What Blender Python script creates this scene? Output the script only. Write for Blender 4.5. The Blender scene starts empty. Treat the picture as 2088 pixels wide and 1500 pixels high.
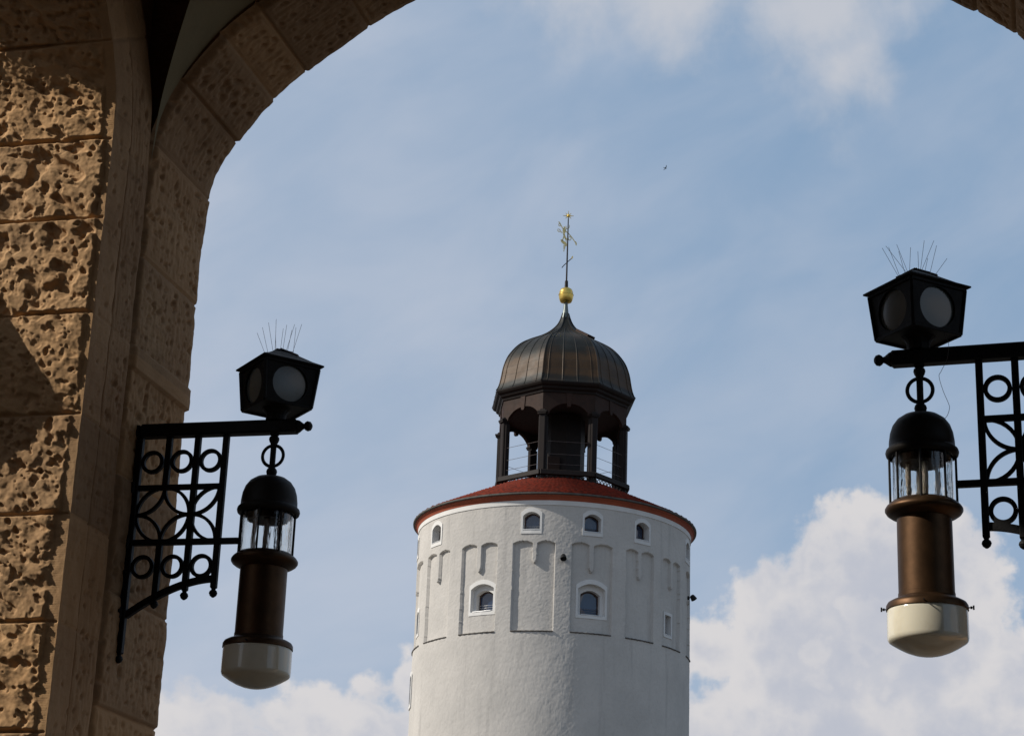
import bpy, math, random
import numpy as np
from mathutils import Matrix, Vector
R = math.radians
SC = bpy.context.scene
COL = SC.collection

# ------------------------------------------------------------------ camera
PITCH, ROLL = R(19.4), R(2.2)
fw = Vector((0, math.cos(PITCH), math.sin(PITCH)))
up = Vector((0, -math.sin(PITCH), math.cos(PITCH)))
rt = Vector((1, 0, 0))
cx = rt * math.cos(ROLL) + up * math.sin(ROLL)
cy = -rt * math.sin(ROLL) + up * math.cos(ROLL)
cam_d = bpy.data.cameras.new('camera')
cam = bpy.data.objects.new('camera', cam_d)
COL.objects.link(cam)
M = Matrix((cx, cy, -fw)).transposed().to_4x4()
M.translation = (0, 0, 1.6)
cam.matrix_world = M
cam_d.sensor_fit = 'HORIZONTAL'
cam_d.sensor_width = 36
cam_d.lens = 70.0
cam_d.clip_start = 0.1
cam_d.clip_end = 8000
SC.camera = cam

# ------------------------------------------------------------------ light
SUN_EL = R(35)
SUN_AZ = R(-98)          # compass angle from +y towards +x
sun_dir = Vector((math.sin(SUN_AZ) * math.cos(SUN_EL), math.cos(SUN_AZ) * math.cos(SUN_EL), math.sin(SUN_EL)))
sl = bpy.data.lights.new('sun', 'SUN')
sl.energy = 5.0
sl.angle = R(0.5)
sl.color = (1.0, 0.935, 0.84)
so = bpy.data.objects.new('sun', sl)
COL.objects.link(so)
so.rotation_euler = (-sun_dir).to_track_quat('-Z', 'Y').to_euler()
SC.view_settings.view_transform = 'Standard'
SC.view_settings.look = 'None'
SC.view_settings.exposure = 0.0
SC.view_settings.gamma = 1.0
SC.view_settings.use_curve_mapping = False
SC.cycles.max_bounces = 10
SC.cycles.transparent_max_bounces = 12
SKY = 0.1


# ------------------------------------------------------------------ node helpers
class NG:
    def __init__(s, tree):
        s.t = tree
        tree.nodes.clear()

    def n(s, typ, **kw):
        nd = s.t.nodes.new(typ)
        for k, v in kw.items():
            setattr(nd, k, v)
        return nd

    def link(s, a, b):
        s.t.links.new(a, b)

    def put(s, sock, v):
        if v is None:
            return
        if hasattr(v, 'is_output'):
            s.link(v, sock)
        else:
            if isinstance(v, tuple) and len(v) == 3 and sock.type == 'RGBA':
                v = (*v, 1)
            sock.default_value = v

    def m(s, op, a, b=None, c=None, clamp=False):
        nd = s.n('ShaderNodeMath', operation=op)
        nd.use_clamp = clamp
        for i, v in enumerate((a, b, c)):
            s.put(nd.inputs[i], v)
        return nd.outputs[0]

    def vm(s, op, a, b=None):
        nd = s.n('ShaderNodeVectorMath', operation=op)
        s.put(nd.inputs[0], a)
        s.put(nd.inputs[1], b)
        return nd.outputs[0]

    def mix(s, f, a, b, blend='MIX'):
        nd = s.n('ShaderNodeMix', data_type='RGBA', blend_type=blend)
        s.put(nd.inputs[0], f)
        s.put(nd.inputs[6], a)
        s.put(nd.inputs[7], b)
        return nd.outputs[2]

    def noise(s, vec, scale, detail=5, rough=0.55, dist=0.0, out=0):
        nd = s.n('ShaderNodeTexNoise')
        s.put(nd.inputs['Vector'], vec)
        nd.inputs['Scale'].default_value = scale
        nd.inputs['Detail'].default_value = detail
        nd.inputs['Roughness'].default_value = rough
        nd.inputs['Distortion'].default_value = dist
        return nd.outputs[out]

    def ss(s, v, a, b, lo=0.0, hi=1.0):
        nd = s.n('ShaderNodeMapRange', interpolation_type='SMOOTHSTEP')
        s.put(nd.inputs[0], v)
        for i, k in enumerate((a, b, lo, hi)):
            s.put(nd.inputs[i + 1], k)
        return nd.outputs[0]

    def comb(s, x, y, z):
        nd = s.n('ShaderNodeCombineXYZ')
        for i, v in enumerate((x, y, z)):
            s.put(nd.inputs[i], v)
        return nd.outputs[0]


# ------------------------------------------------------------------ sky
world = bpy.data.worlds.new('World')
SC.world = world
world.use_nodes = True
g = NG(world.node_tree)
sky = g.n('ShaderNodeTexSky', sky_type='NISHITA', sun_disc=False)
sky.sun_elevation = SUN_EL
sky.sun_rotation = SUN_AZ
sky.air_density = 1.0
sky.dust_density = 1.5
sky.ozone_density = 1.2
tc = g.n('ShaderNodeTexCoord')
sep = g.n('ShaderNodeSeparateXYZ')
g.link(tc.outputs['Generated'], sep.inputs[0])
AZ = g.m('MULTIPLY', g.m('ARCTAN2', sep.outputs[0], sep.outputs[1]), 57.29578)
EL = g.m('MULTIPLY', g.m('ARCSINE', sep.outputs[2]), 57.29578)
sky_p = g.comb(AZ, EL, 0.0)


def blobs(lst):
    res = None
    for a, e, ra, re in lst:
        dx = g.m('DIVIDE', g.m('SUBTRACT', AZ, a), ra)
        dy = g.m('DIVIDE', g.m('SUBTRACT', EL, e), re)
        r = g.m('SQRT', g.m('ADD', g.m('MULTIPLY', dx, dx), g.m('MULTIPLY', dy, dy)))
        d = g.m('MULTIPLY', g.m('SUBTRACT', 1.0, r), min(ra, re))
        res = d if res is None else g.m('SMOOTH_MAX', res, d, 0.5)
    return res


big = g.noise(sky_p, 0.55, 2, 0.5)


vor = g.n('ShaderNodeTexVoronoi', feature='SMOOTH_F1', voronoi_dimensions='2D')
wob_ = g.n('ShaderNodeVectorMath', operation='SCALE')
g.link(g.noise(sky_p, 1.3, 3, 0.6, out=1), wob_.inputs[0])
wob_.inputs['Scale'].default_value = 1.0
g.link(g.vm('ADD', sky_p, wob_.outputs[0]), vor.inputs['Vector'])
vor.inputs['Scale'].default_value = 1.0
vor.inputs['Smoothness'].default_value = 0.3
fine = g.noise(sky_p, 1.7, 7, 0.6)
bil = g.m('ADD', g.m('MULTIPLY', g.m('SUBTRACT', fine, 0.5), 1.7), g.m('MULTIPLY', g.m('SUBTRACT', 0.45, vor.outputs['Distance']), 1.3))
turb = g.m('ADD', g.m('MULTIPLY', g.m('SUBTRACT', big, 0.5), 1.5), bil)
cum = blobs([(11.3, 12.3, 3.3, 3.5), (9.0, 11.4, 2.5, 2.6), (6.2, 11.5, 1.5, 0.9), (11.5, 8.6, 8.0, 2.3), (15.2, 10.4, 2.4, 1.5),
             (-8.4, 8.4, 1.7, 1.2), (-4.4, 8.6, 2.2, 1.5), (-2.0, 9.8, 1.0, 1.2), (-5, 6.0, 9.0, 2.4),
             (30, 12, 9, 5), (-30, 11, 10, 4), (60, 14, 12, 6), (-62, 10, 12, 4), (110, 13, 15, 7), (-120, 12, 15, 6), (170, 14, 18, 7)])
dens = g.m('ADD', g.m('ADD', cum, 0.5), g.m('MULTIPLY', turb, 0.62))
cov = g.ss(dens, 0.0, 0.55)
core = g.ss(dens, 0.2, 2.4)
shade_n = g.noise(g.vm('ADD', sky_p, (3.1, 7.7, 0.0)), 0.8, 4, 0.5)
big2 = g.noise(g.vm('ADD', sky_p, (9.3, 1.7, 0.0)), 0.36, 3, 0.5)
layer = g.m('FRACT', g.m('ADD', g.m('MULTIPLY', dens, 0.5), g.m('ADD', g.m('MULTIPLY', big2, 1.6), g.m('MULTIPLY', bil, 0.35))))
layer = g.m('MULTIPLY', g.m('SUBTRACT', 1.0, layer), g.ss(layer, 0.0, 0.4))
lit = g.m('ADD', g.m('MULTIPLY', g.m('SUBTRACT', big2, 0.5), 1.5), g.m('MULTIPLY', layer, 0.38))
lit = g.m('SUBTRACT', g.m('ADD', lit, g.m('MULTIPLY', g.m('SUBTRACT', shade_n, 0.5), 0.5)), g.m('MULTIPLY', core, 0.50))
lit = g.ss(lit, -0.72, 0.30)
ccol = g.mix(lit, (0.50 / SKY, 0.525 / SKY, 0.60 / SKY), (0.68 / SKY, 0.665 / SKY, 0.675 / SKY))
# soft high cloud near the top and a thin streaky veil
softb = blobs([(4.2, 30.3, 4.2, 1.7), (9.2, 29.8, 3.2, 1.6), (10.1, 27.9, 1.3, 1.4), (0.0, 42, 20, 7), (-40, 35, 14, 6), (60, 40, 20, 9)])
wv = g.noise(sky_p, 0.5, 6, 0.55, 0.15)
softc = g.ss(g.m('ADD', softb, g.m('MULTIPLY', g.m('SUBTRACT', wv, 0.5), 3.6)), -1.0, 1.7)
rotv = g.comb(g.m('ADD', g.m('MULTIPLY', AZ, 0.16), g.m('MULTIPLY', EL, 0.2)), g.m('SUBTRACT', g.m('MULTIPLY', EL, 0.42), g.m('MULTIPLY', AZ, 0.26)), 2.0)
veil_n = g.noise(rotv, 0.62, 6, 0.5, 0.3)
left_w = g.ss(AZ, 15.0, -12.0, -0.02, 0.40)
low_w = g.ss(EL, 28.0, 12.0, 0.0, 0.12)
veil = g.m('ADD', g.ss(veil_n, 0.28, 0.78, 0.06, 0.42), g.m('ADD', left_w, low_w), clamp=True)
blue = g.mix(0.75, sky.outputs[0], (0.24 / SKY, 0.39 / SKY, 0.585 / SKY))
base = g.mix(veil, blue, (0.52 / SKY, 0.565 / SKY, 0.66 / SKY))
base = g.mix(g.m('MULTIPLY', softc, 0.8), base, (0.60 / SKY, 0.605 / SKY, 0.64 / SKY))
skycol = g.mix(cov, base, ccol)
bg = g.n('ShaderNodeBackground')
bg.inputs['Strength'].default_value = SKY
g.link(skycol, bg.inputs['Color'])
wo = g.n('ShaderNodeOutputWorld')
g.link(bg.outputs[0], wo.inputs['Surface'])


# ------------------------------------------------------------------ materials
def newmat(name):
    m = bpy.data.materials.new(name)
    m.use_nodes = True
    q = NG(m.node_tree)
    b = q.n('ShaderNodeBsdfPrincipled')
    o = q.n('ShaderNodeOutputMaterial')
    q.link(b.outputs[0], o.inputs[0])
    return m, q, b


def objvec(q):
    return q.n('ShaderNodeTexCoord').outputs['Object']


def bump(q, b, h, strength, dist):
    nd = q.n('ShaderNodeBump')
    nd.inputs['Strength'].default_value = strength
    nd.inputs['Distance'].default_value = dist
    q.link(h, nd.inputs['Height'])
    q.link(nd.outputs[0], b.inputs['Normal'])


def simple(name, c1, c2, scale=6.0, rough=0.6, metal=0.0, bs=0.15, bd=0.01, bscale=40, rr=0.15):
    m, q, b = newmat(name)
    v = objvec(q)
    n = q.noise(v, scale, 6, 0.6)
    q.link(q.mix(q.ss(n, 0.3, 0.7), c1, c2), b.inputs['Base Color'])
    q.link(q.m('ADD', q.m('MULTIPLY', q.noise(v, scale * 3, 4), rr), rough - rr / 2), b.inputs['Roughness'])
    b.inputs['Metallic'].default_value = metal
    if bs:
        bump(q, b, q.noise(v, bscale, 5), bs, bd)
    return m


def sandstone(name, c1, c2, c3, bedding=True):
    m, q, b = newmat(name)
    v = objvec(q)
    a = q.noise(v, 2.3, 6, 0.6)
    col = q.mix(q.ss(a, 0.3, 0.72), c1, c2)
    k = q.noise(q.vm('MULTIPLY', v, (2, 2, 26)), 1.0, 5, 0.6)
    col = q.mix(q.ss(k, 0.52, 0.72, 0, 0.5), col, c3)
    f = q.noise(v, 55, 4, 0.7)
    col = q.mix(q.ss(f, 0.35, 0.75, 0.0, 0.35), col, c3)
    dk = q.noise(q.vm('ADD', v, (5, 2, 1)), 1.1, 4, 0.6)
    col = q.mix(q.ss(dk, 0.55, 0.75, 0, 0.55), col, tuple(x * 0.42 for x in c3))
    at = q.n('ShaderNodeAttribute', attribute_name='tone')
    tn = at.outputs['Fac']
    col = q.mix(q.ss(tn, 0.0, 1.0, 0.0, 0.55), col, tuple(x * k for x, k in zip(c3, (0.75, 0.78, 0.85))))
    col = q.mix(q.ss(tn, 0.0, -1.0, 0.0, 0.5), col, tuple(x * k for x, k in zip(c1, (1.15, 1.05, 0.9))))
    q.link(col, b.inputs['Base Color'])
    b.inputs['Roughness'].default_value = 0.93
    b.inputs['Specular IOR Level'].default_value = 0.2
    h = q.m('ADD', q.noise(v, 130, 6, 0.7), q.m('MULTIPLY', q.noise(v, 38, 4, 0.6), 1.6))
    bump(q, b, h, 0.35, 0.0025)
    return m


M_STONE = sandstone('sandstone', (0.42, 0.264, 0.134), (0.35, 0.21, 0.10), (0.25, 0.148, 0.076))
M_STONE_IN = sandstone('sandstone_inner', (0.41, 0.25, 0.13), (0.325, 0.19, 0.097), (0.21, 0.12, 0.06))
M_VAULT = simple('vault_plaster', (0.24, 0.19, 0.105), (0.17, 0.135, 0.073), 1.6, 0.95, bs=0.2, bd=0.01, bscale=20)
M_IRON = simple('black_iron', (0.0055, 0.0055, 0.006), (0.010, 0.0095, 0.009), 9, 0.62, bs=0.25, bd=0.004, bscale=90)
M_BRONZE = simple('brown_painted_metal', (0.082, 0.044, 0.022), (0.052, 0.029, 0.015), 9, 0.48, metal=0.8, bs=0.12, bd=0.002, bscale=45, rr=0.14)
M_BRONZE.node_tree.nodes['Principled BSDF'].inputs['Specular IOR Level'].default_value = 0.22
M_CAP = simple('dark_brown_metal', (0.010, 0.009, 0.0075), (0.015, 0.012, 0.009), 6, 0.55, metal=0.2, bs=0.1, bd=0.003, bscale=60)
M_COPPER = None
M_WHITE = simple('white_trim_render', (0.56, 0.55, 0.53), (0.63, 0.62, 0.60), 1.2, 0.9, bs=0.2, bd=0.02, bscale=14)
M_RED = simple('red_render', (0.30, 0.062, 0.024), (0.24, 0.05, 0.02), 1.0, 0.85, bs=0.1, bd=0.01, bscale=10)
M_DARKWOOD = simple('dark_brown_timber', (0.009, 0.006, 0.005), (0.015, 0.010, 0.008), 2.0, 0.6, bs=0.2, bd=0.01, bscale=8)
M_BROWNSHEET = simple('brown_copper_sheet', (0.036, 0.018, 0.012), (0.022, 0.012, 0.0085), 1.6, 0.7, metal=0.0, bs=0.1, bd=0.01, bscale=5)
M_POST = simple('dark_brown_post_sheet', (0.014, 0.009, 0.0075), (0.010, 0.007, 0.006), 1.6, 0.6, metal=0.1, bs=0.1, bd=0.01, bscale=5)
M_CEIL = simple('dark_red_boards', (0.022, 0.005, 0.004), (0.015, 0.004, 0.003), 2.0, 0.8, bs=0.1)
M_FRAME = simple('brown_window_frame', (0.045, 0.02, 0.014), (0.06, 0.03, 0.02), 5.0, 0.5, bs=0)
M_GOLD = simple('gilding', (0.75, 0.52, 0.13), (0.62, 0.42, 0.10), 5.0, 0.3, metal=0.95, bs=0.06, bd=0.02, bscale=4)
M_GILT = simple('weathered_gilding', (0.42, 0.36, 0.17), (0.55, 0.46, 0.2), 5.0, 0.4, metal=0.6, bs=0)
M_LEAD = simple('grey_green_lead', (0.09, 0.11, 0.11), (0.13, 0.15, 0.14), 3.0, 0.45, metal=0.4, bs=0.1)
M_SLATE = simple('dark_slate', (0.06, 0.052, 0.045), (0.10, 0.09, 0.08), 4.0, 0.8, bs=0.3)
M_STEEL = simple('zinc_sheet', (0.5, 0.5, 0.5), (0.6, 0.6, 0.6), 3.0, 0.4, metal=0.3, bs=0)
M_WIRE = simple('steel_wire', (0.10, 0.09, 0.09), (0.16, 0.13, 0.12), 30.0, 0.5, metal=0.5, bs=0)
for m_ in (M_IRON, M_CAP, M_POST, M_BROWNSHEET, M_DARKWOOD):
    m_.node_tree.nodes['Principled BSDF'].inputs['Specular IOR Level'].default_value = 0.18
M_PAVE = None


def mk_plaster():
    m, q, b = newmat('roughcast_plaster')
    v = objvec(q)
    a = q.noise(v, 0.55, 6, 0.62)
    st = q.noise(q.vm('MULTIPLY', v, (2.2, 2.2, 0.16)), 1.0, 6, 0.62)
    col = q.mix(q.ss(a, 0.3, 0.7), (0.54, 0.515, 0.48), (0.48, 0.46, 0.43))
    col = q.mix(q.ss(st, 0.52, 0.78, 0, 0.5), col, (0.30, 0.29, 0.275))
    f = q.noise(v, 9, 5, 0.7)
    col = q.mix(q.ss(f, 0.45, 0.75, 0, 0.22), col, (0.28, 0.27, 0.255))
    q.link(col, b.inputs['Base Color'])
    b.inputs['Roughness'].default_value = 1.0
    b.inputs['Diffuse Roughness'].default_value = 0.3
    b.inputs['Specular IOR Level'].default_value = 0.1
    w = g2 = q.noise(q.vm('MULTIPLY', v, (1, 1, 1.5)), 7.5, 5, 0.62)
    h = q.m('ADD', g2, q.m('MULTIPLY', q.noise(v, 2.2, 3, 0.5), 1.4))
    bump(q, b, h, 0.3, 0.004)
    return m


M_PLASTER = mk_plaster()


def mk_copper():
    m, q, b = newmat('oxidised_copper')
    v = objvec(q)
    s = q.n('ShaderNodeSeparateXYZ')
    q.link(v, s.inputs[0])
    # sheets of slightly different age, laid in courses
    course = q.m('FLOOR', q.m('MULTIPLY', s.outputs[2], 2.1))
    ang = q.m('FLOOR', q.m('MULTIPLY', q.m('ARCTAN2', s.outputs[0], s.outputs[1]), 6.4))
    wn = q.n('ShaderNodeTexWhiteNoise', noise_dimensions='2D')
    q.link(q.comb(course, ang, 0.0), wn.inputs['Vector'])
    n = q.noise(v, 1.4, 6, 0.6)
    bandz = q.m('MULTIPLY', q.ss(s.outputs[2], 35.15, 35.5), q.ss(s.outputs[2], 37.0, 36.2))
    t = q.m('ADD', q.m('ADD', q.m('MULTIPLY', wn.outputs[0], 0.25), q.m('MULTIPLY', n, 0.45)), q.m('MULTIPLY', bandz, 0.45))
    col = q.mix(q.ss(t, 0.3, 0.85), (0.009, 0.0095, 0.008), (0.05, 0.029, 0.014))
    col = q.mix(q.ss(q.noise(v, 0.9, 5), 0.5, 0.7, 0, 0.6), col, (0.018, 0.021, 0.019))
    fr = q.m('FRACT', q.m('MULTIPLY', s.outputs[2], 2.1))
    line = q.m('LESS_THAN', fr, 0.06)
    col = q.mix(q.m('MULTIPLY', line, 0.5), col, (0.02, 0.018, 0.015))
    q.link(col, b.inputs['Base Color'])
    b.inputs['Metallic'].default_value = 0.15
    b.inputs['Specular IOR Level'].default_value = 0.2
    q.link(q.m('ADD', 0.42, q.m('MULTIPLY', n, 0.25)), b.inputs['Roughness'])
    bump(q, b, q.m('ADD', q.noise(v, 3, 3), q.m('MULTIPLY', line, -0.4)), 0.25, 0.04)
    return m


M_COPPER = mk_copper()


def mk_tiles():
    m, q, b = newmat('red_clay_tiles')
    v = objvec(q)
    s = q.n('ShaderNodeSeparateXYZ')
    q.link(v, s.inputs[0])
    a = q.m('FLOOR', q.m('MULTIPLY', q.m('ARCTAN2', s.outputs[0], s.outputs[1]), 36))
    z = q.m('FLOOR', q.m('MULTIPLY', s.outputs[2], 17))
    wn = q.n('ShaderNodeTexWhiteNoise', noise_dimensions='2D')
    q.link(q.comb(a, z, 0.0), wn.inputs['Vector'])
    col = q.mix(wn.outputs[0], (0.18, 0.023, 0.009), (0.075, 0.012, 0.006))
    col = q.mix(q.ss(q.noise(v, 2.5, 5), 0.5, 0.75, 0, 0.6), col, (0.12, 0.035, 0.02))
    q.link(col, b.inputs['Base Color'])
    b.inputs['Roughness'].default_value = 0.8
    b.inputs['Specular IOR Level'].default_value = 0.15
    bump(q, b, q.noise(v, 12, 4), 0.3, 0.01)
    return m


M_TILES = mk_tiles()


def mk_glass():
    m, q, b = newmat('lamp_glass')
    b.inputs['Base Color'].default_value = (0.97, 0.98, 0.97, 1)
    b.inputs['Roughness'].default_value = 0.02
    b.inputs['IOR'].default_value = 1.45
    b.inputs['Transmission Weight'].default_value = 1.0
    v = objvec(q)
    h = q.noise(q.vm('MULTIPLY', v, (34, 34, 5)), 1.0, 3, 0.5)
    bump(q, b, h, 0.5, 0.006)
    return m


M_GLASS = mk_glass()


def mk_opal():
    m, q, b = newmat('opal_glass')
    v = objvec(q)
    n = q.noise(v, 14, 6, 0.6)
    col = q.mix(q.ss(n, 0.45, 0.75, 0, 0.35), (0.64, 0.60, 0.48), (0.50, 0.44, 0.33))
    q.link(col, b.inputs['Base Color'])
    b.inputs['Roughness'].default_value = 0.12
    b.inputs['Subsurface Weight'].default_value = 0.12
    b.inputs['Subsurface Radius'].default_value = (0.08, 0.07, 0.05)
    b.inputs['Subsurface Scale'].default_value = 0.6
    b.inputs['Coat Weight'].default_value = 0.15
    b.inputs['Coat Roughness'].default_value = 0.05
    return m


M_OPAL = mk_opal()


def mk_frost():
    m, q, b = newmat('frosted_lens')
    v = objvec(q)
    n = q.noise(v, 9, 5, 0.6)
    q.link(q.mix(n, (0.085, 0.098, 0.095), (0.11, 0.12, 0.115)), b.inputs['Base Color'])
    b.inputs['Roughness'].default_value = 0.22
    b.inputs['Specular IOR Level'].default_value = 0.6
    return m


M_FROST = mk_frost()


def mk_pane():
    m, q, b = newmat('window_glass')
    v = objvec(q)
    q.link(q.mix(q.noise(v, 2, 3), (0.012, 0.026, 0.062), (0.022, 0.042, 0.09)), b.inputs['Base Color'])
    b.inputs['Roughness'].default_value = 0.04
    b.inputs['Specular IOR Level'].default_value = 0.9
    bump(q, b, q.noise(v, 1.3, 2), 0.06, 0.05)
    return m


M_PANE = mk_pane()


def mk_paving():
    m, q, b = newmat('stone_paving')
    v = objvec(q)
    br = q.n('ShaderNodeTexBrick')
    q.link(v, br.inputs['Vector'])
    br.inputs['Scale'].default_value = 1.6
    br.inputs['Color1'].default_value = (0.095, 0.085, 0.07, 1)
    br.inputs['Color2'].default_value = (0.08, 0.072, 0.06, 1)
    br.inputs['Mortar'].default_value = (0.05, 0.045, 0.04, 1)
    n = q.noise(v, 0.3, 6, 0.6)
    q.link(q.mix(q.ss(n, 0.4, 0.7, 0, 0.5), br.outputs[0], (0.065, 0.058, 0.048)), b.inputs['Base Color'])
    b.inputs['Roughness'].default_value = 0.85
    bump(q, b, q.noise(v, 20, 4), 0.2, 0.01)
    return m


M_PAVE = mk_paving()


# ------------------------------------------------------------------ mesh helpers
class MB:
    def __init__(s):
        s.v, s.f = [], []

    def add(s, v, f):
        o = len(s.v)
        s.v.extend([tuple(p) for p in v])
        s.f.extend([tuple(i + o for i in q) for q in f])
        return s

    def box(s, c, d, ex=None, ey=None, ez=None):
        c = Vector(c)
        ex = Vector(ex or (1, 0, 0)); ey = Vector(ey or (0, 1, 0)); ez = Vector(ez or (0, 0, 1))
        b = min(d) * 0.12
        ring = []
        hx, hy, hz = d[0] / 2, d[1] / 2, d[2] / 2
        # chamfered box: 24 vertices
        V = []
        for sx in (-1, 1):
            for sy in (-1, 1):
                for sz in (-1, 1):
                    V.append(c + ex * sx * hx + ey * sy * (hy - b) + ez * sz * (hz - b))
                    V.append(c + ex * sx * (hx - b) + ey * sy * hy + ez * sz * (hz - b))
                    V.append(c + ex * sx * (hx - b) + ey * sy * (hy - b) + ez * sz * hz)

        def I(sx, sy, sz, k):
            return ((sx > 0) * 4 + (sy > 0) * 2 + (sz > 0)) * 3 + k
        F = []
        for sg in (-1, 1):
            F.append([I(sg, -1, -1, 0), I(sg, 1, -1, 0), I(sg, 1, 1, 0), I(sg, -1, 1, 0)])
            F.append([I(-1, sg, -1, 1), I(1, sg, -1, 1), I(1, sg, 1, 1), I(-1, sg, 1, 1)])
            F.append([I(-1, -1, sg, 2), I(1, -1, sg, 2), I(1, 1, sg, 2), I(-1, 1, sg, 2)])
        for a in (-1, 1):
            for e in (-1, 1):
                F.append([I(a, e, -1, 0), I(a, e, 1, 0), I(a, e, 1, 1), I(a, e, -1, 1)])
                F.append([I(a, -1, e, 0), I(a, 1, e, 0), I(a, 1, e, 2), I(a, -1, e, 2)])
                F.append([I(-1, a, e, 1), I(1, a, e, 1), I(1, a, e, 2), I(-1, a, e, 2)])
                for z in (-1, 1):
                    F.append([I(a, e, z, 0), I(a, e, z, 1), I(a, e, z, 2)])
        return s.add(V, F)

    def bar(s, p, q, w, h=None, upv=(0, 0, 1)):
        p, q = Vector(p), Vector(q)
        ez = (q - p).normalized()
        u = Vector(upv)
        if abs(ez.dot(u)) > 0.95:
            u = Vector((1, 0, 0))
        ex = ez.cross(u).normalized()
        ey = ex.cross(ez)
        return s.box((p + q) / 2, (w, h or w, (q - p).length), ex, ey, ez)

    def lathe(s, prof, n=48, c=(0, 0, 0), a0=0.0, close=True, arc=2 * math.pi):
        V, F = [], []
        k = len(prof)
        cnt = n if close else n + 1
        for i in range(cnt):
            a = a0 + arc * i / n
            for r, z in prof:
                V.append((c[0] + r * math.sin(a), c[1] - r * math.cos(a), c[2] + z))
        for i in range(n):
            j = (i + 1) % cnt
            for m_ in range(k - 1):
                F.append((i * k + m_, j * k + m_, j * k + m_ + 1, i * k + m_ + 1))
        return s.add(V, F)

    def tube(s, pts, r, n=8, closed=False, caps=True):
        P = [Vector(p) for p in pts]
        k = len(P)
        rr = r if isinstance(r, (list, tuple)) else [r] * k
        V, F = [], []
        ref = None
        for i in range(k):
            if closed:
                t = (P[(i + 1) % k] - P[i - 1]).normalized()
            else:
                t = (P[min(i + 1, k - 1)] - P[max(i - 1, 0)]).normalized()
            if ref is None:
                ref = Vector((0, 0, 1)) if abs(t.z) < 0.9 else Vector((1, 0, 0))
            e1 = (ref - t * ref.dot(t)).normalized()
            ref = e1
            e2 = t.cross(e1)
            for j in range(n):
                a = 2 * math.pi * j / n
                V.append(P[i] + (e1 * math.cos(a) + e2 * math.sin(a)) * rr[i])
        for i in range(k if closed else k - 1):
            for j in range(n):
                a, b = i * n + j, i * n + (j + 1) % n
                i2 = (i + 1) % k
                F.append((a, b, i2 * n + (j + 1) % n, i2 * n + j))
        if not closed and caps:
            F.append(tuple(range(n)))
            F.append(tuple((k - 1) * n + j for j in range(n)))
        return s.add(V, F)

    def flat_path(s, pts, w, th, closed=False):
        """rectangular section swept along a path in the xz plane (y = thickness)"""
        P = [Vector(p) for p in pts]
        k = len(P)
        V, F = [], []
        for i in range(k):
            if closed:
                t = P[(i + 1) % k] - P[i - 1]
            else:
                t = P[min(i + 1, k - 1)] - P[max(i - 1, 0)]
            t.normalize()
            nrm = Vector((-t.z, 0, t.x))
            for a, b in ((-1, -1), (1, -1), (1, 1), (-1, 1)):
                V.append(P[i] + nrm * (w / 2 * a) + Vector((0, th / 2 * b, 0)))
        for i in range(k if closed else k - 1):
            i2 = (i + 1) % k
            for j in range(4):
                F.append((i * 4 + j, i * 4 + (j + 1) % 4, i2 * 4 + (j + 1) % 4, i2 * 4 + j))
        if not closed:
            F.append((0, 1, 2, 3)); F.append(tuple((k - 1) * 4 + j for j in range(4)))
        return s.add(V, F)

    def ball(s, c, r, n=16, m=10, sz=1.0):
        pr = [(r * math.sin(math.pi * i / m), -r * sz * math.cos(math.pi * i / m)) for i in range(m + 1)]
        return s.lathe(pr, n, c)

    def prism(s, poly, y0, y1, fn=None):
        """polygon in (x,z) extruded along y"""
        n = len(poly)
        V = [(x, y0, z) for x, z in poly] + [(x, y1, z) for x, z in poly]
        if fn:
            V = [fn(*p) for p in V]
        F = [tuple(range(n)), tuple(range(2 * n - 1, n - 1, -1))]
        F += [(i, (i + 1) % n, n + (i + 1) % n, n + i) for i in range(n)]
        return s.add(V, F)

    def build(s, name, mat, parent=None, smooth=False, angle=None):
        me = bpy.data.meshes.new(name)
        me.from_pydata([tuple(p) for p in s.v], [], s.f)
        return finish(me, name, mat, parent, smooth, angle)


def finish(me, name, mat, parent, smooth, angle=None):
    import bmesh
    me.materials.append(mat)
    if len(me.polygons) < 60000:
        bm = bmesh.new()
        bm.from_mesh(me)
        bmesh.ops.remove_doubles(bm, verts=bm.verts, dist=1e-6)
        bmesh.ops.recalc_face_normals(bm, faces=bm.faces)
        if smooth and angle:
            for e in bm.edges:
                if len(e.link_faces) == 2 and e.calc_face_angle(0) > R(angle):
                    e.smooth = False
        bm.to_mesh(me)
        bm.free()
    if smooth:
        me.polygons.foreach_set('use_smooth', [True] * len(me.polygons))
    me.update()
    o = bpy.data.objects.new(name, me)
    COL.objects.link(o)
    if parent:
        o.parent = parent
    return o


def grid_mesh(name, P, mat, parent, smooth=True, wrap=False, tone=None):
    """P: array (nu, nv, 3)"""
    nu, nv = P.shape[:2]
    me = bpy.data.meshes.new(name)
    idx = np.arange(nu * nv).reshape(nu, nv)
    if wrap:
        idx = np.vstack([idx, idx[:1]])
    q = np.stack([idx[:-1, :-1], idx[1:, :-1], idx[1:, 1:], idx[:-1, 1:]], -1).reshape(-1, 4)
    me.vertices.add(nu * nv)
    me.vertices.foreach_set('co', P.reshape(-1).astype(np.float32))
    me.loops.add(q.size)
    me.loops.foreach_set('vertex_index', q.reshape(-1).astype(np.int32))
    me.polygons.add(len(q))
    me.polygons.foreach_set('loop_start', (np.arange(len(q)) * 4).astype(np.int32))
    me.update(calc_edges=True)
    me.validate()
    me.materials.append(mat)
    if tone is not None:
        at = me.attributes.new('tone', 'FLOAT', 'POINT')
        at.data.foreach_set('value', tone.reshape(-1).astype(np.float32))
    if smooth:
        me.polygons.foreach_set('use_smooth', np.ones(len(q), bool))
    o = bpy.data.objects.new(name, me)
    COL.objects.link(o)
    if parent:
        o.parent = parent
    return o


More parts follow.
